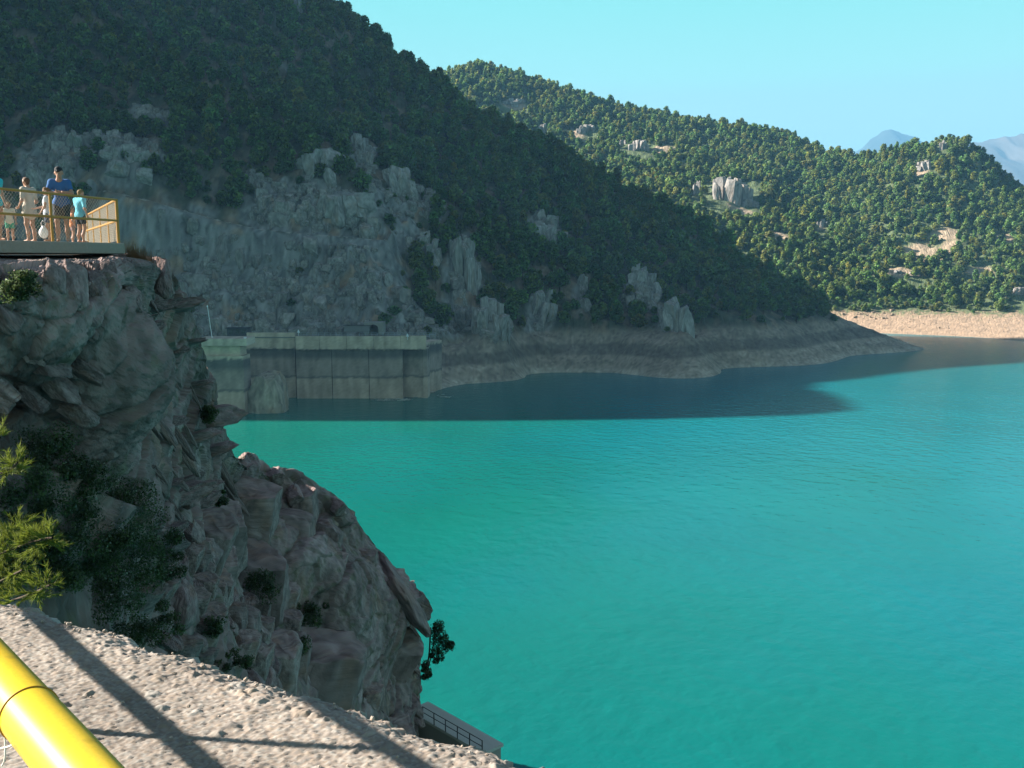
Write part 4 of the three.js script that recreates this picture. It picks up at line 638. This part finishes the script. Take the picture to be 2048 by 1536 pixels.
{
  const D = 328, o = V(at(700, 797, D).x, 0, -D), t = thing('dam', 'concrete dam wall with dark water stains below its pale crest', 'dam', o), rel = (g) => g.translate(-o.x, 0, -o.z), x = (px, d = D) => V(at(px, 740, d).x, 0, -d);
  const yC = at(700, 672, D).y, yM = at(700, 697, D).y;
  const edges = [592, 664, 738, 806]; for (let i = 0; i < 3; i++) mesh('dam_block', rel(wallBetween(x(edges[i] + 0.6), x(edges[i + 1] - 0.6), yM, 7, i === 2 ? -0.3 : 0)), damMat, t);
  mesh('dam_block', rel(wallBetween(x(470, D + 2), x(591, D + 2), yM + 0.4, 7)), damMat, t);
  for (const [a, b, d, top] of [[592.6, 640, D - 1.1, yC], [640.6, 694, D - 1.1, yC], [694.6, 748, D - 1.1, yC], [748.6, 802, D - 1.1, yC], [802.6, 853, D - 1.1, yC + 0.15], [496, 591.5, D + 0.9, yC + 1.1]]) mesh('parapet_panel', rel(wallBetween(x(a, d), x(b, d), top, 1.1, 0, yM - 0.25)), damMat, t);
  mesh('crest_road', rel(new THREE.BoxGeometry(x(858).x - x(480).x, 0.3, 6).translate((x(858).x + x(480).x) / 2, yC - 0.55, -D - 3.6)), std(0.16, 0.16, 0.16), t);
  // the wing wall turns back behind the last block, then a long wall runs to the rock
  mesh('wing_wall', rel(wallBetween(x(800, D + 4), x(851, D + 1.5), yM, 4, 0, -3)), damMat, t);
  mesh('wing_wall', rel(wallBetween(x(851.5, D + 12), x(884, D + 24), yM + 1, 5)), damMat, t);
  mesh('end_pier', rel(wallBetween(x(846, D + 1), x(855, D + 1), yM - 0.1, 10, 0)), damMat, t);
  const gy = std(0.3, 0.33, 0.38, 0.6), rail = (y) => bar(V(x(604).x, y, -D - 0.2), V(x(872).x, y, -D - 0.2), 0.05, 0.05, 6);
  for (const y of [yC + 0.55, yC + 1.1]) mesh('guard_rail', rel(rail(y)), gy, t);
  for (let k = 0; k < 24; k++) { const X = lerp(x(604).x, x(872).x, k / 23); mesh('rail_post', rel(bar(V(X, yC - 0.6, -D - 0.2), V(X, yC + 1.15, -D - 0.2), 0.05, 0.05, 6)), gy, t); }
}
{ // intake tower with an overhanging deck
  const D = 294, o = V(at(457, 820, D).x, 0, -D), t = thing('intake_tower', 'concrete intake pier with an overhanging deck slab', 'tower', o), rel = (g) => g.translate(-o.x, 0, -o.z), x = (px, d = D) => V(at(px, 740, d).x, 0, -d), yS = at(457, 691, D).y, yT = at(457, 677, D).y;
  mesh('pier', rel(wallBetween(x(400), x(487), yS - 3.4, 8, -0.0)), damMat, t);
  mesh('pier_head', rel(wallBetween(x(402, D + 1), x(482, D + 1), yS, 7, 0, yS - 3.6)), damMat, t);
  mesh('deck_slab', rel(wallBetween(x(395, D - 1), x(495, D - 1), yT, 10, 0, yS, (a, b, c) => mul3([0.42, 0.34, 0.275], dirt(a, b, c)))), damMat, t);
  const f = cutRock(71, 12, 0.66, [0.28, 0.235, 0.185], 16); const m = mesh('rock_outcrop', f, rockMat); m.scale.set((at(577, 0, 297).x - at(487, 0, 297).x) * 0.62, 13, 6); m.position.copy(x(533, 300)).setY(2); m.rotation.y = 0.1; tag(m, 'water-stained rock block at the foot of the dam', 'rock');
  const lx = at(424, 672, 298), lamp = thing('street_lamp', 'thin white lamp post on the intake deck', 'lamp', V(lx.x, yT, -298));
  const top = at(415, 613, 298), w = std(0.7, 0.72, 0.74, 0.5), d = V(top.x - lx.x, top.y - yT, 0);
  mesh('pole', bar(V(0, -0.05, 0), d, 0.11, 0.08, 8), w, lamp); mesh('lamp_head', new THREE.SphereGeometry(0.22, 10, 8).scale(0.8, 1.5, 1.4).translate(d.x, d.y + 0.1, 0.15), w, lamp); mesh('base_plate', new THREE.CylinderGeometry(0.22, 0.26, 0.2, 10).translate(0, 0.1, 0), w, lamp);
  const bx = at(490, 675, 294.5), bl = thing('white_marker', 'small white block on the corner of the intake deck', 'marker', V(bx.x, yT, -294.6)); mesh('block', new THREE.CapsuleGeometry(0.22, 0.55, 4, 10).rotateZ(Math.PI / 2).translate(0, 0.2, 0), w, bl); mesh('foot', new THREE.BoxGeometry(0.7, 0.08, 0.4).translate(0, 0.02, 0), w, bl);
  // cabin on the deck behind
  const cx = at(478, 668, 336), cab = thing('cabin', 'low dark flat-roofed cabin beside the dam road', 'building', V(cx.x, at(478, 668, 334).y - 1, -336)), dk = std(0.03, 0.033, 0.04), cw = 7.5;
  mesh('wall', new THREE.BoxGeometry(cw, 3, 4).translate(0, 1.5, 0), std(0.05, 0.052, 0.06), cab); mesh('roof', new THREE.BoxGeometry(cw + 0.8, 0.25, 4.8).translate(0, 3.125, 0), dk, cab); for (const k of [-2.2, 0, 2.2]) { const wdw = mesh('window', new THREE.BoxGeometry(1.3, 1.1, 0.06).translate(k, 1.8, 2.03), std(0.02, 0.025, 0.03, 0.1), cab); mesh('frame', new THREE.BoxGeometry(1.5, 0.08, 0.1).translate(k, 1.2, 2.05), dk, wdw); }
}
{ // tunnel mouth with its dark canopy
  const D = 362, p = at(725, 662, D), t = thing('tunnel_portal', 'dark tunnel mouth with a long canopy at the rock foot', 'tunnel', V(p.x, p.y - 1.2, -D)), dk = std(0.17, 0.17, 0.175), s = D / FOC;
  mesh('canopy', new THREE.BoxGeometry(50 * s, 2.4, 3).translate(-10 * s, 2.2, 0), dk, t); mesh('canopy_roof', new THREE.BoxGeometry(54 * s, 0.2, 3.6).translate(-10 * s, 3.5, 0.1), std(0.05, 0.05, 0.05), t);
  const hole = new THREE.Shape([[-3.7, 0], [3.7, 0], [3.7, 4.6], [-3.7, 4.6]].map(([x, y]) => new THREE.Vector2(x, y))), arch = new THREE.Path(); arch.moveTo(-1.85, 0.05); arch.lineTo(-1.85, 2); arch.absarc(0, 2, 1.85, Math.PI, 0, true); arch.lineTo(1.85, 0.05); arch.closePath(); hole.holes.push(arch);
  mesh('portal_wall', new THREE.ExtrudeGeometry(hole, { depth: 7, bevelEnabled: false, curveSegments: 16 }).translate(23 * s, 0, -6), std(0.22, 0.21, 0.19), t); mesh('portal_ring', new THREE.TorusGeometry(1.95, 0.14, 8, 24, Math.PI).translate(23 * s, 2.0, 1.02), std(0.26, 0.25, 0.22), t); mesh('tunnel_end', new THREE.BoxGeometry(7.4, 4.6, 0.3).translate(23 * s, 2.3, -6.2), std(0.22, 0.21, 0.19), t);
}
for (const [px, py, D, label] of [[597, 668, 327.4, 'small white post at the joint of the dam crest'], [815, 676, 326.2, 'white triangular marker on the dam parapet']]) { const p = at(px, py, D), t = thing('marker_post', label, 'marker', V(p.x, p.y, p.z)), w = std(0.6, 0.62, 0.64, 0.6); mesh('post', bar(V(0, -0.6, 0), V(0, 0.9, 0), 0.09, 0.09, 8), w, t); mesh('board', new THREE.ConeGeometry(0.55, 1.2, 4).scale(1, 1, 0.35).translate(0, 1.1, 0), w, t); }
{ // pale driftwood raft against the dam
  const r = rngOf(12), c = level(785, 800, 0), t = thing('driftwood_raft', 'pale raft of driftwood floating against the dam foot', 'driftwood', V(c.x, 0, c.z));
  const m = (k) => std(0.2 + 0.08 * k, 0.19 + 0.07 * k, 0.165 + 0.06 * k), mats = [0, 1, 2].map(m);
  for (let i = 0; i < 60; i++) { const a = r() * 6.28, q = Math.sqrt(r()), L = 1 + r() * 3, d = r() * 3.1, x = Math.cos(a) * q * 7.5 + (i > 44 ? 12 + r() * 10 : 0), z = Math.sin(a) * q * 2.6 - (i > 44 ? 6 + r() * 6 : 0); mesh('log', bar(V(x - Math.cos(d) * L / 2, 0.05, z - Math.sin(d) * L / 2), V(x + Math.cos(d) * L / 2, 0.08 + 0.1 * r(), z + Math.sin(d) * L / 2), 0.1 + 0.12 * r(), 0.08, 6), mats[i % 3], t); }
}
console.log('dam done');

// ------------------------------------------------------------------ growth on the spur
function foliage(list, leaves, size, tone, seed, thin = 0.45) { // list of [centre, radius, squash]
  const r = rngOf(seed), pos = [], nor = [], col = [];
  for (const [c, R, sq = 0.8] of list) { const k0 = 0.7 + 0.6 * r(); for (let l = 0; l < leaves; l++) {
    const d = V(r() - 0.5, r() - 0.5, r() - 0.5).normalize(), o = c.clone().add(V(d.x, d.y * sq, d.z).multiplyScalar(R * Math.cbrt(0.15 + 0.85 * r()) * (0.85 + 0.3 * r()))), t = V(r() - 0.5, r() - 0.25, r() - 0.5).normalize(), b = V(r() - 0.5, r() - 0.5, r() - 0.5).cross(t).normalize(), s = size * (0.6 + 0.8 * r()), n = d.clone().add(V(r() - 0.5, r() - 0.2, r() - 0.5)).normalize(), k = k0 * (0.65 + 0.7 * r());
    for (const p of [o.clone().addScaledVector(t, s), o.clone().addScaledVector(b, s * thin), o.clone().addScaledVector(b, -s * thin)]) { pos.push(p.x, p.y, p.z); nor.push(n.x, n.y, n.z); col.push(tone[0] * k, tone[1] * k, tone[2] * k); }
  } }
  const g = new THREE.BufferGeometry(); g.setAttribute('position', new THREE.Float32BufferAttribute(pos, 3)); g.setAttribute('normal', new THREE.Float32BufferAttribute(nor, 3)); g.setAttribute('color', new THREE.Float32BufferAttribute(col, 3)); return g;
}
function shrub(px, py, wpx, hpx, label, seed, leaves = 150, tone = [0.085, 0.13, 0.042]) {
  const p = onSpur(px, py); if (px < 360) p.lerp(V(0, EYE, 0), 0.055); const s = -p.z / FOC, W = wpx * s, H = hpx * s, r = rngOf(seed), t = thing('shrub', label, 'shrub', p.clone().add(V(-0.1, -H * 0.35, 0))), list = [], twigs = [];
  for (let i = 0; i < 16; i++) { const a = r() * 6.28, q = Math.sqrt(r()); const c = V(Math.cos(a) * q * W * 0.42 + 0.25, H * (0.12 + 0.8 * r()), Math.sin(a) * q * W * 0.42 + 0.25); list.push([c, Math.min(W, H) * (0.17 + 0.16 * r())]); if (i % 2) twigs.push(tube([V(0, -0.1, 0), V(c.x * 0.4, c.y * 0.6, c.z * 0.3), c.clone().multiplyScalar(1.08)], Math.min(0.014, 0.008 * W), 8, 5)); }
  mesh('foliage', foliage(list, Math.round(leaves * 1.5), clamp(0.055 * s * 60, 0.04, 0.14), tone, seed), needleMat, t); mesh('stem', mergeGeometries(twigs), std(0.16, 0.13, 0.1), t);
}
for (const [px, py, w, h, label, n] of [[80, 930, 130, 120, 'dark green shrub high in the gully, against the rock', 260], [165, 985, 130, 150, 'large dark shrub in the middle of the gully', 300], [250, 1050, 130, 160, 'bushy dark shrub with bare pale twigs in the gully', 300], [140, 1120, 130, 140, 'dense dark shrub low in the gully beside the sapling', 300], [240, 1180, 150, 150, 'wide dark shrub at the foot of the gully', 300], [330, 1130, 70, 150, 'narrow dark shrub along the right wall of the gully'.replace('right ', 'rock '), 180], [60, 1060, 90, 110, 'dark shrub half hidden behind the sunlit sapling', 200], [300, 1250, 140, 80, 'low dark shrub just above the concrete ledge', 220],
  [55, 1000, 140, 130, 'spreading dark shrub over the pale rock lip of the gully', 300], [130, 1040, 140, 120, 'thick dark shrub spilling over the gully floor', 300], [205, 1095, 130, 120, 'tangled dark shrub in the gully with dry stems', 280], [20, 1120, 120, 120, 'dark shrub at the gully mouth behind pine twigs', 220], [412, 832, 36, 36, 'round green tuft shrub growing from the cliff crack', 90], [520, 1180, 70, 60, 'small dark shrub in the hollow of the lower rock', 110], [620, 1230, 80, 50, 'flat dark shrub under the overhanging lower rock', 110], [590, 1300, 60, 60, 'dark shrub in a hollow above the ledge rim', 100], [425, 1260, 50, 40, 'little shrub at the base of the cliff groove', 80], [470, 1310, 90, 40, 'creeping shrub where the cliff meets the ledge view', 90], [440, 1000, 26, 30, 'tiny shrub in the vertical cliff groove', 60], [868, 1345, 22, 40, 'dark shrub clinging below the cliff pine', 60], [30, 590, 80, 70, 'dark shrub in the recess under the platform', 150]]) shrub(px, py, w, h, label, 500 + px, n);
{ // young pine catching the sun beside the ledge
  const r = rngOf(64), base = at(-150, 1420, 7.2), t = thing('pine_sapling', 'young pine with bright sunlit needles beside the concrete ledge', 'sapling', base), L = (x, y, D) => at(x, y, D).sub(base), trunkTop = L(-120, 780, 7.4);
  mesh('trunk', tube([V(0, -0.4, 0), L(-140, 1150, 7.3), trunkTop], 0.03, 20, 8), barkMat, t);
  for (const [a, pts, n, seed] of [[0, [[-140, 1230, 7.25], [-40, 1130, 6.9], [60, 1085, 6.7], [105, 1075, 6.6]], 95, 1], [1, [[-140, 1200, 7.3], [-20, 1110, 7.3], [40, 1050, 7.4]], 60, 2], [2, [[-130, 1000, 7.3], [-60, 950, 7], [15, 945, 6.8], [35, 925, 6.75]], 60, 3], [3, [[-125, 900, 7.4], [-50, 900, 7.2], [0, 875, 7.1]], 50, 4], [4, [[-145, 1270, 7.2], [0, 1210, 6.7], [70, 1185, 6.5], [100, 1170, 6.45]], 45, 5], [5, [[-140, 1260, 7.2], [-30, 1180, 6.8], [45, 1140, 6.6]], 60, 6]]) {
    const curve = new THREE.CatmullRomCurve3(pts.map((q) => L(...q))), br = mesh('branch', new THREE.TubeGeometry(curve, 16, 0.009, 6), barkMat, t), pos = [], nor = [], col = [];
    for (let i = 0; i < n; i++) { const o = curve.getPoint(0.3 + 0.7 * r()), side = V(r() - 0.5, r() - 0.35, r() - 0.5).normalize(), tip = o.clone().addScaledVector(side, 0.05 + 0.15 * r()), k = 0.8 + 0.5 * r();
      for (let q = 0; q < 30; q++) { const d = side.clone().add(V(r() - 0.5, r() - 0.4, r() - 0.5).multiplyScalar(1.3)).normalize(), b = d.clone().cross(V(r() - 0.5, r() - 0.5, r() - 0.5)).normalize(), l = 0.045 + 0.03 * r(), s0 = o.clone().lerp(tip, 0.3 + 0.7 * r()), nn = d.clone().cross(b).add(V(0, 0.4, 0)).normalize();
        for (const p of [s0.clone().addScaledVector(d, l), s0.clone().addScaledVector(b, 0.0035), s0.clone().addScaledVector(b, -0.0035)]) { pos.push(p.x, p.y, p.z); nor.push(nn.x, nn.y, nn.z); col.push(0.16 * k, 0.19 * k, 0.028 * k); } } }
    const g = new THREE.BufferGeometry(); g.setAttribute('position', new THREE.Float32BufferAttribute(pos, 3)); g.setAttribute('normal', new THREE.Float32BufferAttribute(nor, 3)); g.setAttribute('color', new THREE.Float32BufferAttribute(col, 3)); mesh('needles', g, needleMat, br);
  }
}
{ // pine leaning out from the foot of the spur
  const D = 75, base = at(854, 1340, D), t = thing('pine_tree', 'small pine leaning out over the water from the cliff foot', 'tree', base), L = (x, y, d = D) => at(x + 8, y, Math.min(d, 75)).sub(base);
  mesh('trunk', mergeGeometries([tube([L(842, 1352), L(850, 1310), L(853, 1255)], 0.075, 14, 7), tube([L(846, 1345, 75.6), L(857, 1300, 75.6), L(861, 1262, 75.6)], 0.055, 14, 7), tube([L(853, 1310), L(872, 1303), L(890, 1294)], 0.04, 10, 6), tube([L(855, 1290), L(868, 1278), L(880, 1275)], 0.035, 10, 6)]), barkMat, t);
  mesh('crown', foliage([[868, 1252, 0.5], [868, 1256, 0.42], [862, 1266, 0.4], [874, 1272, 0.55], [880, 1280, 0.45], [866, 1284, 0.45], [888, 1292, 0.5], [876, 1298, 0.5], [864, 1302, 0.4], [893, 1290, 0.32], [872, 1315, 0.36], [864, 1322, 0.26], [856, 1312, 0.2]].map(([x, y, R]) => [L(x, y, D - 0.4), R * 1.2, 0.75]), 260, 0.13, [0.05, 0.1, 0.032], 91), needleMat, t);
}
for (const [px, py, seed, label] of [[262, 503, 3, 'dry tan grass tuft at the platform corner'], [283, 514, 4, 'dry grass tuft on the sunlit rim rock']]) {
  const r = rngOf(seed), p = at(px, py, 26.4), pos = [], nor = []; for (let i = 0; i < 130; i++) { const a = r() * 6.28, q = r() * 0.4, l = 0.2 + 0.25 * r(), b = V(Math.cos(a) * q, -0.3, Math.sin(a) * q), e = b.clone().add(V((r() - 0.5) * 0.3, l + 0.2, (r() - 0.5) * 0.3)); for (const v of [b.clone().add(V(0.008, 0, 0)), b.clone().add(V(-0.008, 0, 0)), e]) { pos.push(v.x, v.y, v.z); nor.push(0.3, 0.7, 0.6); } }
  const g = new THREE.BufferGeometry(); g.setAttribute('position', new THREE.Float32BufferAttribute(pos, 3)); g.setAttribute('normal', new THREE.Float32BufferAttribute(nor, 3)); const m = mesh('grass_tuft', g, std(0.6, 0.42, 0.2, 0.9, { side: THREE.DoubleSide })); m.position.copy(p); tag(m, label, 'grass');
}
{ // walkway at the foot of the spur
  const Y = 11, a = level(866, 1428, Y), b = level(985, 1496, Y), d = b.clone().sub(a).normalize(), n = V(-d.z, 0, d.x), t = thing('walkway', 'pale concrete walkway by the water below the cliff', 'walkway', a), Lw = a.distanceTo(b);
  const place = (g) => g.applyMatrix4(new THREE.Matrix4().makeBasis(d, V(0, 1, 0), d.clone().cross(V(0, 1, 0)).normalize()));
  mesh('deck_slab', place(new THREE.BoxGeometry(Lw + 2.2, 0.25, 2.2).translate(Lw / 2 - 1, -0.125, 0)), std(0.5, 0.47, 0.42, 0.9, { bumpMap: roughTex, bumpScale: 0.02 }), t);
  mesh('base_wall', place(new THREE.BoxGeometry(Lw + 1.9, 13.7, 1.9).translate(Lw / 2 - 1, -7.1, 0)), std(0.3, 0.27, 0.24), t);
  const rt = thing('walkway_railing', 'thin dark metal railing along the waterside walkway', 'railing', a), dk = std(0.05, 0.045, 0.042, 0.6), P = (k, y, s) => V(0, y, 0).addScaledVector(d, k).addScaledVector(d.clone().cross(V(0, 1, 0)).normalize(), s);
  for (const y of [1.05, 0.55]) mesh(y > 1 ? 'top_rail' : 'middle_rail', bar(P(0, y, 1.1), P(Lw, y, 1.1), 0.035, 0.035, 8), dk, rt);
  for (let k = 0; k < 6; k++) mesh('post', bar(P(Lw * k / 5, -0.02, 1.1), P(Lw * k / 5, 1.06, 1.1), 0.045, 0.045, 8), dk, rt);
}
renderer.render(scene, camera);
